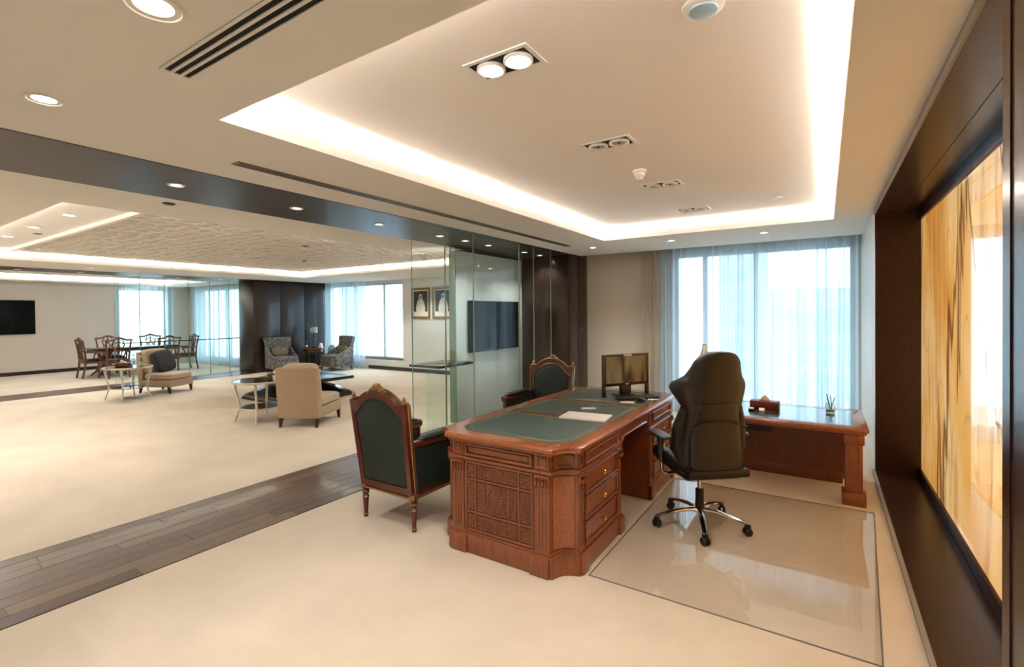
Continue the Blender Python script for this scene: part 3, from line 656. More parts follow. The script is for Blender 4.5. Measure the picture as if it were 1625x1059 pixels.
# ================================================================== SIDE RETURN DESK
ret = thing('return_desk', 'lower mahogany return desk with leather top under the window', 'desk', (-.45, 5.23, 0))
RX0, RX1, RY, RT = -.735, .745, .475, .64
B().box(RX0, -RY, RT-.03, RX1, RY, RT, bev=.008).build('desk_top', 'mahogany_top', ret)
B().box(RX0+.015, -RY+.015, RT-.05, RX1-.015, RY-.015, RT-.028, bev=.004).build('top_moulding', 'mahogany', ret)
o = B().box(RX0+.09, -RY+.09, RT-.001, RX1-.09, RY-.09, RT+.0015).build('leather_inset', 'green_leather_gloss', ret)
bb = B(); q = [(RX0+.12, -RY+.12), (RX1-.12, -RY+.12), (RX1-.12, RY-.12), (RX0+.12, RY-.12)]
for (x, y), (x2, y2) in zip(q, q[1:]+q[:1]): bb.tube([(x, y, RT+.0018), (x2, y2, RT+.0018)], .0012, 4)
bb.build('tooled_line', 'gold', o)
for (x, y) in ((RX1-.16, -RY+.05), (RX1-.16, RY-.17), (RX0+.03, RY-.17)):
    lg = B().box(x, y, .1, x+.12, y+.12, RT-.05, bev=.004).build('leg', 'mahogany', ret)
    B().box(x-.022, y-.022, 0, x+.142, y+.142, .105, bev=.006).build('foot', 'mahogany', lg); B().box(x-.012, y-.012, .5, x+.132, y+.132, RT-.05, bev=.008).build('capital', 'mahogany', lg)
    pf = B(); panel_frame(pf, 'y', x+.02, x+.1, .14, .48, y, .006, .01, -1); pf.build('leg_moulding', 'mahogany', lg)
B().box(RX0+.15, .14, .0, RX1-.16, .165, RT-.05).build('modesty_panel', 'mahogany_dark', ret); B().box(RX0+.15, .13, .0, RX1-.16, .142, .1, bev=.003).build('panel_plinth', 'mahogany_dark', ret)
B().box(-.16, -RY+.03, .53, .06, -RY+.1, .585, bev=.006).build('cable_box', 'black_plastic', ret)
B().lathe([(.005, 0), (.005, -.003)], (-.14, -RY+.03, .565), 8, ax='y').build('indicator', 'white_plastic', ret)
# ================================================================== OFFICE CHAIR (faces local +y)
oc = thing('office_chair', 'tall brown leather swivel office chair with winged headrest', 'office chair', (-.79, 3.77, 0), math.radians(40))
spin = -math.radians(40)
for k in range(5):
    a = 2*PI*k/5+spin; c, s = math.cos(a), math.sin(a)
    lg = B().tube([(c*.03, s*.03, .125), (c*.12, s*.12, .125), (c*.22, s*.22, .108), (c*.31, s*.31, .085), (c*.335, s*.335, .08)], [.028, .026, .022, .018, .014], 10, .62).build('base_leg', 'chrome', oc)
    cs = B().box(-.02, -.014, .05, .02, .014, .078, bev=.005).build('caster', 'black_plastic', oc, loc=(c*.325, s*.325, 0), rz=a+.6)
    for sd in (-1, 1): B().lathe([(.0, sd*.006), (.024, sd*.006), (.029, sd*.01), (.029, sd*.021), (.024, sd*.026), (0.004, sd*.026)], (0, 0, .029), 18, ax='y').build('wheel', 'black_plastic', cs)
B().lathe([(.032, .1), (.034, .15), (.03, .2), (.03, .275), (.02, .278)], n=18).build('gas_lift_cover', 'black_plastic', oc)
B().lathe([(.014, .27), (.014, .4)], n=14).build('gas_lift', 'chrome', oc)
b = B(); b.box(-.13, -.15, .385, .13, .15, .44, bev=.02); b.box(-.2, -.06, .4, .2, .02, .425, bev=.008); b.tube([(.12, .02, .415), (.26, .05, .415), (.3, .07, .41)], .009, 8); b.build('tilt_mechanism', 'black_plastic', oc)
B().puff((0, .03, .485), (.265, .27, .055), .45, 28, 10, .6).build('seat', 'black_leather', oc)
for sd in (-1, 1):   # seat bolsters
    B().tube([(sd*.215, -.2, .5), (sd*.235, .0, .52), (sd*.23, .2, .51), (sd*.19, .27, .49)], [.03, .05, .05, .03], 12).build('seat_bolster', 'black_leather', oc)
# back: lofted shells, wings sweep forward
def shell(zs, thick, y_of, name, m, fwd=.0, nn=13, parent=oc, bulge=.35):
    rings = []
    for z, hw, curve in zs:
        ring = []
        for i in range(nn):
            t = -1+2*i/(nn-1); x = hw*math.sin(t*PI/2*.96)/math.sin(PI/2*.96); ring.append((x, y_of(z)+curve*abs(t)**2.2-.015*(1-t*t), z))
        for i in range(nn-1, -1, -1):
            t = -1+2*i/(nn-1); x = hw*.985*math.sin(t*PI/2*.96)/math.sin(PI/2*.96); e = (1-abs(t)**4); ring.append((x, y_of(z)+curve*abs(t)**2.2+thick*(.25+.75*e), z))
        rings.append(ring)
    bb = B(); bb.loft(rings); return bb.build(name, m, parent, 60)
yb = lambda z: -.235-.13*(z-.5)+.05*math.sin((z-.5)*3.2)
shell([(.47, .20, .03), (.485, .225, .045), (.56, .24, .07), (.66, .235, .085), (.76, .215, .08), (.86, .20, .07), (.95, .195, .06), (.985, .185, .05), (.99, .16, .04)], .09, yb, 'backrest', 'brown_leather')
shell([(.5, .18, .02), (.53, .2, .03), (.7, .195, .035), (.88, .17, .03), (.955, .15, .025), (.962, .13, .02)], .03, lambda z: yb(z)-.024, 'back_shell', 'brown_leather')
shell([(.88, .2, .07), (.92, .215, .085), (.97, .24, .115), (1.02, .265, .155), (1.06, .278, .175), (1.095, .268, .165), (1.12, .235, .125), (1.15, .205, .095), (1.2, .182, .075), (1.25, .162, .06), (1.285, .135, .045), (1.308, .1, .03), (1.32, .055, .02)], .1, lambda z: yb(z)-.016, 'headrest', 'brown_leather')
for sd in (-1, 1): B().tube([(sd*.2, -.19, .5), (sd*.235, -.12, .62), (sd*.225, -.14, .78), (sd*.2, -.17, .92)], [.03, .05, .048, .03], 12).build('side_bolster', 'black_leather', oc)
bb = B(); bb.tube([(-.195, yb(.8)-.035, .79), (-.12, yb(.84)-.045, .83), (0, yb(.85)-.05, .843), (.12, yb(.84)-.045, .83), (.195, yb(.8)-.035, .79)], .006, 6); bb.build('seam', 'black_leather', oc)
b = B(); b.box(-.225, -.285, .44, .225, -.19, .5, bev=.015); b.box(-.2, -.2, .405, .2, .1, .44, bev=.012); b.build('back_bracket', 'black_plastic', oc)
for sd in (-1, 1):
    arm = B().tube([(sd*.15, -.02, .41), (sd*.26, -.02, .41), (sd*.3, -.02, .43), (sd*.305, -.01, .5), (sd*.305, .0, .56)], .012, 10).build('arm_bracket', 'chrome', oc)
    B().tube([(sd*.305, 0, .54), (sd*.305, 0, .62), (sd*.303, .0, .675)], [.02, .022, .03], 10).build('arm_post', 'arm_plastic', arm)
    B().puff((sd*.3, .03, .69), (.05, .14, .019), .5, 20, 8, .7).build('arm_pad', 'arm_plastic', arm)

# ================================================================== GUEST CHAIRS (green, face local +y)
def guest_chair(label, loc, rz):
    t = thing('guest_chair', label, 'armchair', loc, rz, 'green upholstered guest armchairs'); W = .275
    lean = math.radians(7.5); y0 = -.29
    Mb = Matrix.Translation((0, y0, .27)) @ Matrix.Rotation(lean, 4, 'X')      # back plane, lean away (-y) with height
    arch = [(-.22+.44*k/20, .675+.1*(1-abs(k/10-1)**2.3)) for k in range(21)]
    outer = [(-.275, 0), (.275, 0), (.295, .69), (.25, .69), (.225, .68)]+arch[::-1]+[(-.225, .68), (-.25, .69), (-.295, .69)]
    inner = [(-.23, .05), (.23, .05), (.25, .585), (.212, .6)]+[(x*.9, z-.062) for x, z in arch[::-1]]+[(-.212, .6), (-.25, .585)]
    b = B(); b.M = Mb
    n = len(outer); # frame as ring between outer and inner-like outline of equal count
    def resample(poly, m):
        L = [0]; 
        for p, q in zip(poly, poly[1:]+poly[:1]): L.append(L[-1]+math.hypot(q[0]-p[0], q[1]-p[1]))
        out = []
        for k in range(m):
            d = L[-1]*k/m; i = max(j for j in range(len(poly)) if L[j] <= d+1e-9); f = (d-L[i])/(L[i+1]-L[i]+1e-9); p, q = poly[i], poly[(i+1) % len(poly)]
            out.append((p[0]+(q[0]-p[0])*f, p[1]+(q[1]-p[1])*f))
        return out
    A, I = resample(outer, 72), resample(inner, 72)
    rings = [[(p[0], -.028, p[1]) for p in A], [(p[0], .028, p[1]) for p in A], [(p[0], .022, p[1]) for p in I], [(p[0], -.022, p[1]) for p in I], [(p[0], -.028, p[1]) for p in A]]
    b.loft(rings, cap=False); bmesh.ops.remove_doubles(b.bm, verts=b.bm.verts[:], dist=1e-5); b.build('back_frame', 'red_wood', t, 40)
    b = B(); b.M = Mb; c = (0, .33)
    f = lambda k, y: [(c[0]+(p[0]-c[0])*k, y, c[1]+(p[1]-c[1])*k) for p in I]
    b.loft([f(.92, -.026), f(1.0, -.014), f(1.0, .014), f(.94, .035), f(.75, .05)]); b.build('back_upholstery', 'green_fabric', t, 50)
    for s in (-1, 1):
        b = B(); b.M = Mb; b.tube([(s*.274, .012, .0), (s*.296, .012, .69)], .008, 6); b.build('post_gilding', 'gold', t)
    for sgn_, nm in ((1, 'front_gilding'),):
        b = B(); b.M = Mb
        if sgn_ > 0:
            b.tube([(p[0], sgn_*.027, p[1]) for p in resample([(x*1.0, z) for x, z in inner], 60)]+[(inner[0][0], sgn_*.027, inner[0][1])], .007, 6); b.build('inner_gilding', 'gold', t); b = B(); b.M = Mb; b.tube([(p[0]*.985, .03, p[1]) for p in A]+[(A[0][0], .03, A[0][1])], .009, 6)
        b.build(nm, 'gold', t)
    b = B(); b.M = Mb
    for k in range(-3, 4): b.puff((k*.026, 0, .79-.004*k*k), (.016, .034, .016+.008*(3-abs(k))/3), 1, 8, 6)
    b.puff((0, 0, .805), (.03, .03, .02), 1, 10, 6); b.build('crest_carving', 'gold', t)
    for s in (-1, 1):
        b = B(); b.M = Mb; b.lathe([(.018, .685), (.024, .695), (.012, .705), (.017, .72), (.006, .74), (.001, .745)], (s*.272, 0, 0), 10); b.build('finial', 'gold', t)
    # seat, rails
    B().box(-.27, -.29, .235, .27, .3, .285, bev=.006).build('seat_rail', 'red_wood', t)
    b = B()
    for q in (((-.272, -.3, .245), (.272, -.3, .245)), ((-.274, -.3, .245), (-.274, .31, .245)), ((.274, -.3, .245), (.274, .31, .245)), ((-.272, .305, .245), (.272, .305, .245))): b.tube(q, .011, 8)
    b.build('rail_gilding', 'gold', t)
    B().puff((0, .02, .375), (.245, .285, .09), .35, 28, 10, .5).build('seat_cushion', 'green_leather_dark', t)
    for s in (-1, 1):
        a0, a1 = sorted((s*.235, s*.272))
        B().prism([(-.26, .285), (.27, .285), (.27, .6), (.1, .62), (-.31, .63)], a0, a1, 'x', bev=.006).build('side_upholstery', 'green_fabric', t)
        ar = B().prism([(-.33, .62), (.29, .595), (.315, .61), (.32, .635), (.3, .65), (-.32, .66)], s*.225, s*.285, 'x', bev=.008).build('arm_rail', 'red_wood', t)
        B().puff((s*.255, .03, .66), (.04, .25, .025), .5, 20, 8, .7).build('arm_pad', 'green_leather_dark', ar)
        B().puff((s*.255, .305, .625), (.036, .03, .034), .8, 14, 8).build('arm_scroll', 'gold' if False else 'red_wood', ar)
        B().box(a0-.004, .27, .28, a1+.004, .305, .615, bev=.006).build('arm_post', 'red_wood', t)
        for y in (-.285, .285):
            lg = B().lathe([(.026, .25), (.03, .235), (.02, .222), (.029, .205), (.028, .19), (.018, .176), (.026, .165), (.024, .15), (.014, .02), (.018, .012), (.016, 0)], (s*.262, y, 0), 14).build('leg', 'red_wood', t)
            b = B(); b.lathe([(.0285, .2), (.031, .205), (.0285, .21)], (s*.262, y, 0), 14); b.lathe([(.024, .154), (.028, .16), (.024, .166)], (s*.262, y, 0), 14); b.lathe([(.016, .018), (.02, .022), (.016, .027)], (s*.262, y, 0), 14); b.box(s*.262-.028, y-.028, .236, s*.262+.028, y+.028, .276, bev=.006); b.build('leg_gilding', 'gold', lg)
    return t
guest_chair('green leather guest armchair seen from behind, left of the desk', (-2.795, 2.84, 0), 0)
guest_chair('green guest armchair with gilded frame beyond the desk, facing the camera', (-2.80, 4.83, 0), PI)

# ================================================================== CHAIR MAT
t = thing('chair_mat', 'glossy clear vinyl chair mat under the swivel chair', 'floor mat', (0, 0, 0))
t.location = (-.455, 3.7, 0)
B().prism([(-.752, -1.01), (.67, -1.01), (.775, 1.0), (-.752, 1.0)], .0008, .0045).build('sheet', 'mat_vinyl', t, 0)
bb = B(); q = [(-.752, -1.01), (.67, -1.01), (.775, 1.0), (-.752, 1.0)]
for (x, y), (x2, y2) in zip(q, q[1:]+q[:1]): bb.tube([(x, y, .003), (x2, y2, .003)], .0035, 6)
bb.build('edge', 'slot_metal', t)

# ================================================================== THINGS ON THE DESKS
ZT = .788
mon = thing('desktop_monitor', 'black all-in-one monitor standing on the green desk top', 'monitor', (-1.63, 4.53, ZT), math.atan2(.48, .30))
# local x along the screen, front is -y
B().prism([(-.27, .10), (.27, .10), (.27, .405), (-.27, .405)], -.02, .02, 'y', bev=.006).build('casing', 'bezel', mon)
B().box(-.245, -.0225, .13, .245, -.0195, .385).build('screen', 'screen', mon, 0)
for s in (-1, 1): B().prism([(s*.27, 0), (s*.245, 0), (s*.25, .11), (s*.27, .11)], -.02, .02, 'y', bev=.003).build('side_foot', 'bezel', mon)
B().box(-.06, -.01, .0, .06, .03, .12, bev=.006).build('stand', 'black_plastic', mon); B().box(-.1, -.02, 0, .1, .09, .012, bev=.004).build('stand_base', 'black_plastic', mon)
B().box(-.04, -.0225, .388, .06, -.018, .4).build('top_sticker', 'tissue', mon, 0); B().box(-.018, -.0224, .112, .018, -.0195, .12).build('badge', 'steel', mon, 0)
kb = thing('keyboard', 'slim black keyboard lying in front of the monitor', 'keyboard', (-1.485, 4.44, ZT), math.atan2(.48, .30)-.12)
B().box(-.205, -.062, 0, .205, .062, .014, bev=.004).build('keyboard_base', 'black_plastic', kb)
for r_ in range(5):
    for c_ in range(14):
        if r_ == 0 and 4 <= c_ <= 8: continue
        x = -.195+c_*.028; y = -.055+r_*.0225; B().box(x, y, .013, x+.024, y+.019, .0175, bev=.002, seg=1).build('key', 'arm_plastic', kb)
B().box(-.195+4*.028, -.055, .013, -.195+9*.028-.004, -.036, .0175, bev=.002).build('space_bar', 'arm_plastic', kb)
ms = thing('computer_mouse', 'black computer mouse beside the keyboard', 'mouse', (-1.40, 4.30, ZT), .9); B().puff((0, 0, .014), (.03, .052, .02), .8, 18, 8).build('shell', 'black_plastic', ms); B().box(-.003, .015, .03, .003, .035, .035, bev=.001).build('wheel', 'steel', ms)
def flat(name, label, cat, loc, rz, w_, d, h, m='paper', part='sheet', bev=.002):
    t_ = thing(name, label, cat, loc, rz); B().box(-w_/2, -d/2, 0, w_/2, d/2, h, bev=bev).build(part, m, t_); return t_
n1 = flat('writing_pad', 'thick white paper pad lying on the near side of the green desk', 'notepad', (-1.55, 3.42, ZT), .12, .36, .235, .012, 'paper', 'pages', .004); B().box(-.18, -.117, .012, .18, .117, .0135).build('top_sheet', 'white_plastic', n1)
flat('note_card', 'small folded white card on the middle of the desk', 'card', (-1.66, 3.72, ZT), .5, .12, .05, .012, bev=.003)
flat('note_card', 'small white card in front of the black mouse', 'card', (-1.49, 4.18, ZT), .3, .12, .075, .004)
flat('note_card', 'small white card at the desk edge right of the mouse', 'card', (-1.33, 4.43, ZT), .3, .1, .07, .004)
ZR = .6416
ts = thing('tissue_box', 'dark red tissue box with a tissue standing on the return desk', 'tissue box', (-.5, 5.33, ZR), -.05)
B().box(-.125, -.065, 0, .125, .065, .075, bev=.005).build('box', 'tissue_red', ts); B().box(-.05, -.014, .074, .05, .014, .077).build('slot', 'bezel', ts); B().loft([[(-.05, -.012, .075), (.05, -.012, .075), (.05, .012, .075), (-.05, .012, .075)], [(-.03, -.02, .1), (.035, -.004, .1), (.03, .018, .1), (-.03, .006, .1)], [(-.006, -.003, .13), (.006, 0, .13), (.004, .004, .13), (-.005, .002, .13)]]).build('tissue', 'tissue', ts, 80)
for (x, y, lb, m) in ((-.60, 5.16, 'dark phone handset lying in front of the tissue box', 'black_plastic'), (-.51, 5.165, 'white remote control lying in front of the tissue box', 'white_plastic')):
    t_ = thing('remote_control', lb, 'remote', (x, y, ZR), .1); B().box(-.026, -.055, 0, .026, .055, .02, bev=.006).build('body', m, t_); B().box(-.018, -.045, .0195, .018, .04, .0215, bev=.001).build('keypad', 'white_plastic' if m == 'black_plastic' else 'tissue', t_)
cup = thing('pen_cup', 'clear glass cup with pens at the end of the return desk', 'cup', (.04, 5.39, ZR))
B().lathe([(.034, 0), (.038, .002), (.041, .095), (.037, .095), (.034, .008), (.001, .008)], n=24, cap=True).build('glass', 'cup_glass', cup); B().lathe([(.033, .0085), (.034, .03), (.02, .034)], n=20).build('filling', 'yellow_gel', cup)
for p, q, m in (((0, 0, .03), (-.03, .01, .17), 'bezel'), ((.01, .01, .03), (.0, .0, .16), 'mahogany_dark'), ((.0, -.01, .03), (.035, -.01, .15), 'steel')): B().tube([p, q], .004, 8).build('pen', m, cup)
fl_ = flat('document_folder', 'white document folder on a dark tray at the inner end of the return desk', 'folder', (-1.08, 5.05, ZR), 0, .2, .3, .012, 'bezel', 'tray', .003); B().box(-.09, -.14, .012, .09, .14, .022, bev=.002).build('papers', 'paper', fl_)
lp = thing('desk_lamp', 'silver desk lamp with bell shade behind the office chair', 'lamp', (-1.09, 5.4, ZR), .0)
B().lathe([(.075, 0), (.075, .012), (.02, .022)], n=24).build('base', 'chrome', lp); B().tube([(0, 0, .02), (-.045, 0, .13), (-.082, 0, .235)], .01, 10).build('lower_arm', 'chrome', lp)
B().tube([(-.082, 0, .23), (-.05, 0, .36), (.0, 0, .5)], .011, 10).build('upper_arm', 'chrome', lp); B().puff((-.082, 0, .232), (.016, .02, .016), 1, 12, 8).build('elbow', 'black_plastic', lp)
B().lathe([(.012, .615), (.022, .605), (.026, .55), (.045, .5), (.056, .475), (.05, .478), (.02, .545)], (.015, 0, 0), 22, cap=False).build('shade', 'steel', lp)
# ================================================================== LOUNGE FURNITURE
def lounge_chair(label, loc, rz):
    t = thing('slipper_chair', label, 'armchair', loc, rz, 'armless beige lounge chairs')
    B().box(-.3, -.28, .13, .3, .37, .275, bev=.015).build('base', 'beige_fabric', t)
    B().puff((0, .06, .345), (.298, .32, .078), .22, 32, 12, .5).build('seat_cushion', 'beige_light', t)
    bk = [(-.36, .13), (-.25, .13), (-.27, .5), (-.335, .85), (-.43, .85), (-.40, .5)]
    B().prism(bk, -.3, .3, 'x', bev=.014).build('back', 'beige_fabric', t)
    b = B(); b.M = Matrix.Translation((0, -.255, .64)) @ Matrix.Rotation(math.radians(11), 4, 'X'); b.puff((0, 0, 0), (.265, .075, .27), .3, 32, 14, .35); b.build('back_cushion', 'beige_light', t)
    for x, y, dx, dy in ((-.27, -.33, -.0, -.03), (.27, -.33, .0, -.03), (-.27, .33, 0, .015), (.27, .33, 0, .015)):
        b = B(); b.loft([[(x+dx+sx*.014, y+dy+sy*.014, 0) for sx, sy in ((-1, -1), (1, -1), (1, 1), (-1, 1))], [(x+sx*.024, y+sy*.024, .135) for sx, sy in ((-1, -1), (1, -1), (1, 1), (-1, 1))]]); b.build('leg', 'dark_leg', t, 20)
    return t
lounge_chair('beige armless lounge chair seen from behind, by the round side table', (-6.44, 4.38, 0), math.radians(28))
lounge_chair('beige armless lounge chair with a dark cushion near the dining partition', (-11.725, 4.56, 0), math.radians(-66))
cu = thing('throw_cushion', 'dark grey square cushion leaning on the far beige lounge chair', 'cushion', (-11.72, 4.56, .41), math.radians(-66))
b = B(); b.M = Matrix.Translation((-.02, -.09, .235)) @ Matrix.Rotation(math.radians(20), 4, 'X') @ Matrix.Rotation(math.radians(6), 4, 'Y'); b.puff((0, 0, 0), (.235, .07, .235), .22, 32, 14, .5); b.build('cushion', 'dark_cushion', cu)
b = B(); b.M = Matrix.Translation((-.02, -.09, .235)) @ Matrix.Rotation(math.radians(20), 4, 'X') @ Matrix.Rotation(math.radians(6), 4, 'Y')
b.tube([(.21*x, 0, .21*z_) for x, z_ in ((-1, -1), (0, -1.02), (1, -1), (1.02, 0), (1, 1), (0, 1.02), (-1, 1), (-1.02, 0), (-1, -1))], .006, 6); b.build('piping', 'dark_cushion', cu)

def side_table(label, loc, rz):
    t = thing('round_side_table', label, 'side table', loc, rz, 'round silver side tables'); R = .4
    B().lathe([(R-.01, .59), (R, .595), (R, .618), (R-.012, .622), (R-.02, .618), (R-.02, .59)], n=48, cap=False).build('rim', 'silver_leaf', t)
    B().lathe([(R-.02, .604), (R-.02, .616), (.01, .6165)], n=48).build('glass_top', 'black_glass', t, 20)
    B().lathe([(.3, .205), (.3, .22), (.285, .222), (.285, .203)], n=40, cap=False).build('shelf_rim', 'silver_leaf', t); B().lathe([(.29, .206), (.29, .218), (.01, .2185)], n=40).build('shelf', 'black_glass', t, 20)
    for k in range(4):
        a = PI/4+k*PI/2; c, s = math.cos(a), math.sin(a)
        P = lambda r, z_: (c*r, s*r, z_)
        B().tube([P(.365, .595), P(.36, .5), P(.325, .36), P(.305, .25), P(.31, .17), P(.345, .06), P(.37, 0)], [.02, .018, .017, .018, .015, .013, .011], 8).build('leg', 'silver_leaf', t)
    return t
side_table('round silver side table beside the beige chair seen from behind', (-7.2, 4.06, 0), .05)
side_table('round silver side table in front of the chair with the dark cushion', (-11.42, 3.79, 0), .2)
def wood_box(label, loc, rz, m='mahogany_dark', tissue=True):
    t = thing('tissue_box', label, 'tissue box', loc, rz); B().box(-.12, -.065, 0, .12, .065, .085, bev=.006).build('box', m, t)
    if tissue: B().loft([[(-.05, -.012, .085), (.05, -.012, .085), (.05, .012, .085), (-.05, .012, .085)], [(-.05, -.03, .12), (.01, -.01, .115), (.02, .02, .11), (-.03, .02, .125)], [(-.045, -.01, .14), (-.03, -.006, .138), (-.03, .0, .136), (-.04, 0, .14)]]).build('tissue', 'paper', t, 80)
wood_box('brown wooden tissue box on the round table beside the beige chair', (-7.05, 4.22, .617), .4)
wood_box('brown wooden tissue box on the far round side table', (-11.4, 3.72, .617), .7)
def bottle(label, loc, h=.2):
    t = thing('water_bottle', label, 'bottle', loc); B().lathe([(.03, 0), (.033, .01), (.033, h*.6), (.013, h*.8), (.012, h*.92), (.001, h*.92)], n=18).build('bottle_body', 'cup_glass', t); B().lathe([(.014, h*.9), (.014, h), (.008, h+.002)], n=14).build('cap', 'white_plastic', t)
    B().lathe([(.0335, h*.22), (.0338, h*.45), (.0335, h*.46)], n=18, cap=False).build('sleeve', 'white_plastic', t)
bottle('clear water bottle on the far round table, nearest the dark cushion', (-11.2, 3.92, .617), .21); bottle('clear water bottle on the far round table, beside the tissue box', (-11.28, 3.83, .617), .24)
for k, (x, y) in enumerate(((-7.22, 4.32), (-6.9, 4.1))):
    t = thing('drinking_glass', ['small white cup on the round table, behind the wooden tissue box', 'small white cup on the round table, nearest the beige chair back'][k], 'cup', (x, y, .617)); B().lathe([(.022, 0), (.03, .005), (.036, .08), (.032, .08), (.026, .01), (.001, .01)], n=18).build('cup_body', 'white_plastic', t)
    b = B(); b.tube([(.033, 0, .06), (.052, 0, .055), (.05, 0, .03), (.03, 0, .022)], .004, 6); b.build('handle', 'white_plastic', t)
# coffee table
ct = thing('coffee_table', 'low black square coffee table on a flared base in the lounge', 'coffee table', (-8.65, 5.62, 0))
B().box(-.75, -.72, .33, .75, .72, .39, bev=.006).build('table_top', 'espresso', ct)
def sq(h, z_, n=6):
    return [(x*h*1.0, y*h*.97, z_) for x, y in [(-1, -1), (-.5, -1), (0, -1), (.5, -1), (1, -1), (1, -.5), (1, 0), (1, .5), (1, 1), (.5, 1), (0, 1), (-.5, 1), (-1, 1), (-1, .5), (-1, 0), (-1, -.5)]]
b = B(); b.loft([sq(.74, 0), sq(.735, .04), sq(.68, .1), sq(.58, .17), sq(.45, .235), sq(.3, .29), sq(.26, .332)]); b.build('flared_base', 'dark_table', ct, 40)

# patterned armchairs, side table, lamp
def pattern_chair(label, loc, rz):
    t = thing('patterned_armchair', label, 'armchair', loc, rz, 'patterned wing armchairs')
    B().box(-.31, -.26, .12, .31, .36, .34, bev=.02).build('base', 'pattern_fabric', t)
    B().puff((0, .05, .39), (.3, .33, .07), .25, 28, 10, .5).build('seat_cushion', 'pattern_fabric', t)
    rings = []
    for z_, hw, y in ((.12, .3, -.28), (.4, .31, -.3), (.6, .33, -.33), (.8, .36, -.36), (.94, .385, -.385), (.97, .375, -.39)):
        rings.append([(-hw, y+.1, z_), (-hw*.96, y+.01, z_), (-hw*.5, y-.045, z_), (0, y-.06, z_), (hw*.5, y-.045, z_), (hw*.96, y+.01, z_), (hw, y+.1, z_), (hw*.9, y+.11, z_), (hw*.5, y+.055, z_), (0, y+.045, z_), (-hw*.5, y+.055, z_), (-hw*.9, y+.11, z_)])
    B().loft(rings).build('back', 'pattern_fabric', t, 50)
    for s in (-1, 1):
        B().prism([(-.32, .12), (.25, .12), (.24, .44), (.05, .5), (-.12, .62), (-.3, .75), (-.34, .7)], s*.3, s*.345, 'x', bev=.015).build('wing', 'pattern_fabric', t)
    b = B(); b.M = Matrix.Translation((0, -.17, .57)) @ Matrix.Rotation(math.radians(16), 4, 'X'); b.puff((0, 0, 0), (.22, .06, .13), .35, 24, 12, .6); b.build('lumbar_cushion', 'pattern_cushion', t)
    for x in (-.27, .27):
        for y, d in ((-.27, -.05), (.31, .02)): B().tube([(x, y, .125), (x*1.04, y+d, 0)], [.024, .014], 8).build('leg', 'dark_leg', t)
    return t
pattern_chair('patterned blue-brown wing armchair against the dark wall block', (-12.72, 7.78, 0), math.radians(-98))
pattern_chair('patterned brown wing armchair beside the lounge window curtain', (-11.85, 8.92, 0), math.radians(172))
st = thing('lamp_table', 'dark wooden side table between the two patterned armchairs', 'side table', (-12.78, 8.78, 0))
B().lathe([(.3, .58), (.31, .59), (.31, .61), (.3, .618), (.01, .618)], n=32).build('table_top', 'mahogany_dark', st); B().lathe([(.27, .50), (.27, .585)], n=32).build('frieze', 'mahogany_dark', st); B().lathe([(.24, .0), (.24, .03), (.08, .06), (.05, .2), (.06, .4), (.1, .5)], n=24).build('pedestal', 'espresso', st)
lm = thing('table_lamp', 'small table lamp with crystal rod shade on the side table', 'lamp', (-12.8, 8.83, .618))
B().lathe([(.07, 0), (.07, .015), (.02, .03), (.014, .06), (.014, .5), (.02, .52)], n=18).build('stem', 'bezel', lm); B().lathe([(.1, .44), (.105, .445), (.105, .455), (.1, .46)], n=24).build('shade_ring', 'chrome', lm); B().lathe([(.1, .6), (.105, .605), (.105, .615), (.1, .62)], n=24, cap=False).build('shade_ring', 'chrome', lm)
for k in range(14):
    a = 2*PI*k/14; B().lathe([(.011, .45), (.011, .61)], (.09*math.cos(a), .09*math.sin(a), 0), 6).build('crystal_rod', 'white_plastic' if k % 2 else 'silver_leaf', lm)
B().lathe([(.02, .5), (.03, .53), (.02, .57)], n=14).build('bulb', 'tissue', lm)
bottle('clear bottle beside the crystal lamp on the dark side table', (-12.75, 8.55, .618), .2)
t = thing('folded_card', 'white folded card leaning on the dark side table', 'card', (-12.6, 8.92, .618), .4); B().prism([(-.05, 0), (.05, 0), (.02, .13), (-.0, .14)], -.06, .06, 'y', bev=.002).build('card', 'paper', t)
t = thing('blue_lit_standin', 'pale teal vase-shaped stand-in for a blue-lit patch beside the brown patterned armchair', 'vase', (-12.32, 9.1, 0))  # stand-in shape; the blue light falling here is put into its colour
B().lathe([(.12, 0), (.12, .02), (.03, .04), (.025, .3), (.1, .32), (.1, .335)], n=20).build('stand', 'espresso', t); B().lathe([(.06, .335), (.11, .42), (.125, .52), (.1, .63), (.05, .68), (.055, .7), (.045, .7)], n=24).build('standin_body', 'blue_lit_teal', t)

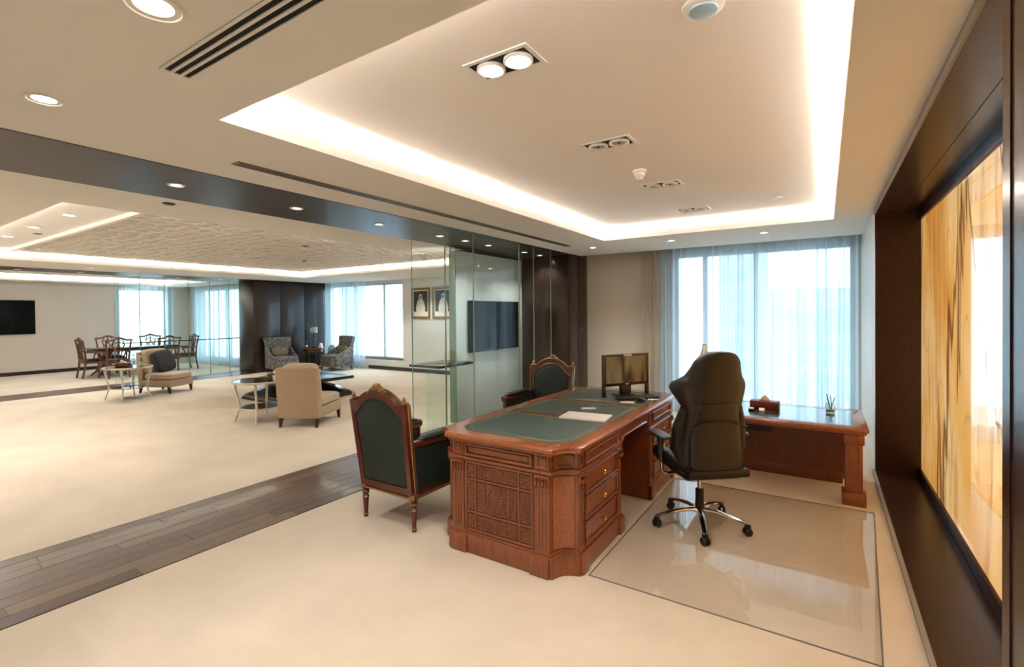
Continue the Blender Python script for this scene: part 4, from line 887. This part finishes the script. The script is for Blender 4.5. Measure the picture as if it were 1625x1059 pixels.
# ================================================================== DINING END
tb = thing('dining_table', 'dark polished dining table behind the glass partition', 'table', (-16.35, 5.55, 0))
B().box(-.55, -.95, .725, .55, .95, .76, bev=.008).build('table_top', 'dark_table', tb); B().box(-.48, -.88, .66, .48, .88, .726, bev=.005).build('apron', 'chair_wood', tb)
for y in (-.55, .55):
    pd = B().lathe([(.06, .16), (.085, .25), (.05, .35), (.06, .55), (.1, .66)], (0, y, 0), 18).build('pedestal', 'chair_wood', tb)
    for k in range(4):
        a = PI/4+k*PI/2; c, s = math.cos(a), math.sin(a); B().tube([(c*.05, y+s*.05, .24), (c*.2, y+s*.2, .22), (c*.33, y+s*.33, .09), (c*.42, y+s*.42, .02)], [.035, .03, .025, .02], 8).build('foot', 'chair_wood', pd)
def dining_chair(label, loc, rz):
    t = thing('dining_chair', label, 'chair', loc, rz, 'carved dining armchairs')
    B().box(-.27, -.24, .38, .27, .27, .44, bev=.008).build('seat_frame', 'chair_wood', t); B().puff((0, .02, .455), (.255, .25, .035), .4, 24, 8, .6).build('seat', 'green_fabric', t)
    for s in (-1, 1):
        B().tube([(s*.22, -.30, 0), (s*.225, -.25, .25), (s*.23, -.23, .45), (s*.245, -.26, .75), (s*.265, -.30, .98)], [.022, .024, .026, .022, .02], 8).build('rear_leg', 'chair_wood', t)
        B().tube([(s*.25, .26, 0), (s*.245, .255, .06), (s*.25, .25, .3), (s*.255, .25, .44)], [.024, .019, .026, .03], 8).build('front_leg', 'chair_wood', t)
        ar = B().tube([(s*.25, -.25, .68), (s*.29, -.1, .675), (s*.315, .08, .665), (s*.31, .17, .655)], [.02, .022, .024, .03], 8).build('arm', 'chair_wood', t); B().tube([(s*.305, .14, .65), (s*.29, .09, .55), (s*.26, .07, .43)], [.02, .018, .02], 8).build('arm_support', 'chair_wood', ar)
    B().tube([(-.29, -.31, .99), (-.25, -.305, .985), (-.16, -.3, .985), (-.08, -.295, 1.02), (0, -.295, 1.04), (.08, -.295, 1.02), (.16, -.3, .985), (.25, -.305, .985), (.29, -.31, .99)], [.016, .024, .022, .026, .032, .026, .022, .024, .016], 8).build('crest_rail', 'chair_wood', t)
    b = B(); yb_ = lambda z_: -.235-.11*(z_-.45)
    for pts in ([(-.1, .47), (-.06, .6), (-.1, .78), (-.13, .88), (-.08, .98)], [(.1, .47), (.06, .6), (.1, .78), (.13, .88), (.08, .98)], [(0, .47), (0, .62), (-.05, .75), (0, .88), (0, 1.0)], [(0, .62), (.05, .75), (0, .88)], [(-.1, .8), (0, .7), (.1, .8)], [(-.12, .88), (0, .94), (.12, .88)]):
        b.tube([(x, yb_(z_), z_) for x, z_ in pts], .016, 6, .8)
    b.build('splat', 'chair_wood', t)
    B().box(-.23, -.255, .455, .23, -.225, .49, bev=.004).build('lower_rail', 'chair_wood', t)
    return t
dc = dining_chair('carved dining armchair at the near head of the table, closest to the television', (-16.2, 4.64, 0), 0)
for loc, rz, lb in (((-15.62, 4.9, 0), 90, 'carved dining armchair on the near long side, left of the beige chair'), ((-15.62, 6.05, 0), 90, 'carved dining armchair on the near long side, right behind the dark cushion'),
                    ((-17.1, 5.3, 0), -90, 'carved dining armchair on the far long side, left one'), ((-17.1, 6.35, 0), -90, 'carved dining armchair on the far long side, before the bright curtain'), ((-16.1, 6.72, 0), 180, 'carved dining armchair at the far head of the table, nearest the dark block')):
    c = copy_tree(dc, None, lb); c.location = loc; c.rotation_euler.z = math.radians(rz)
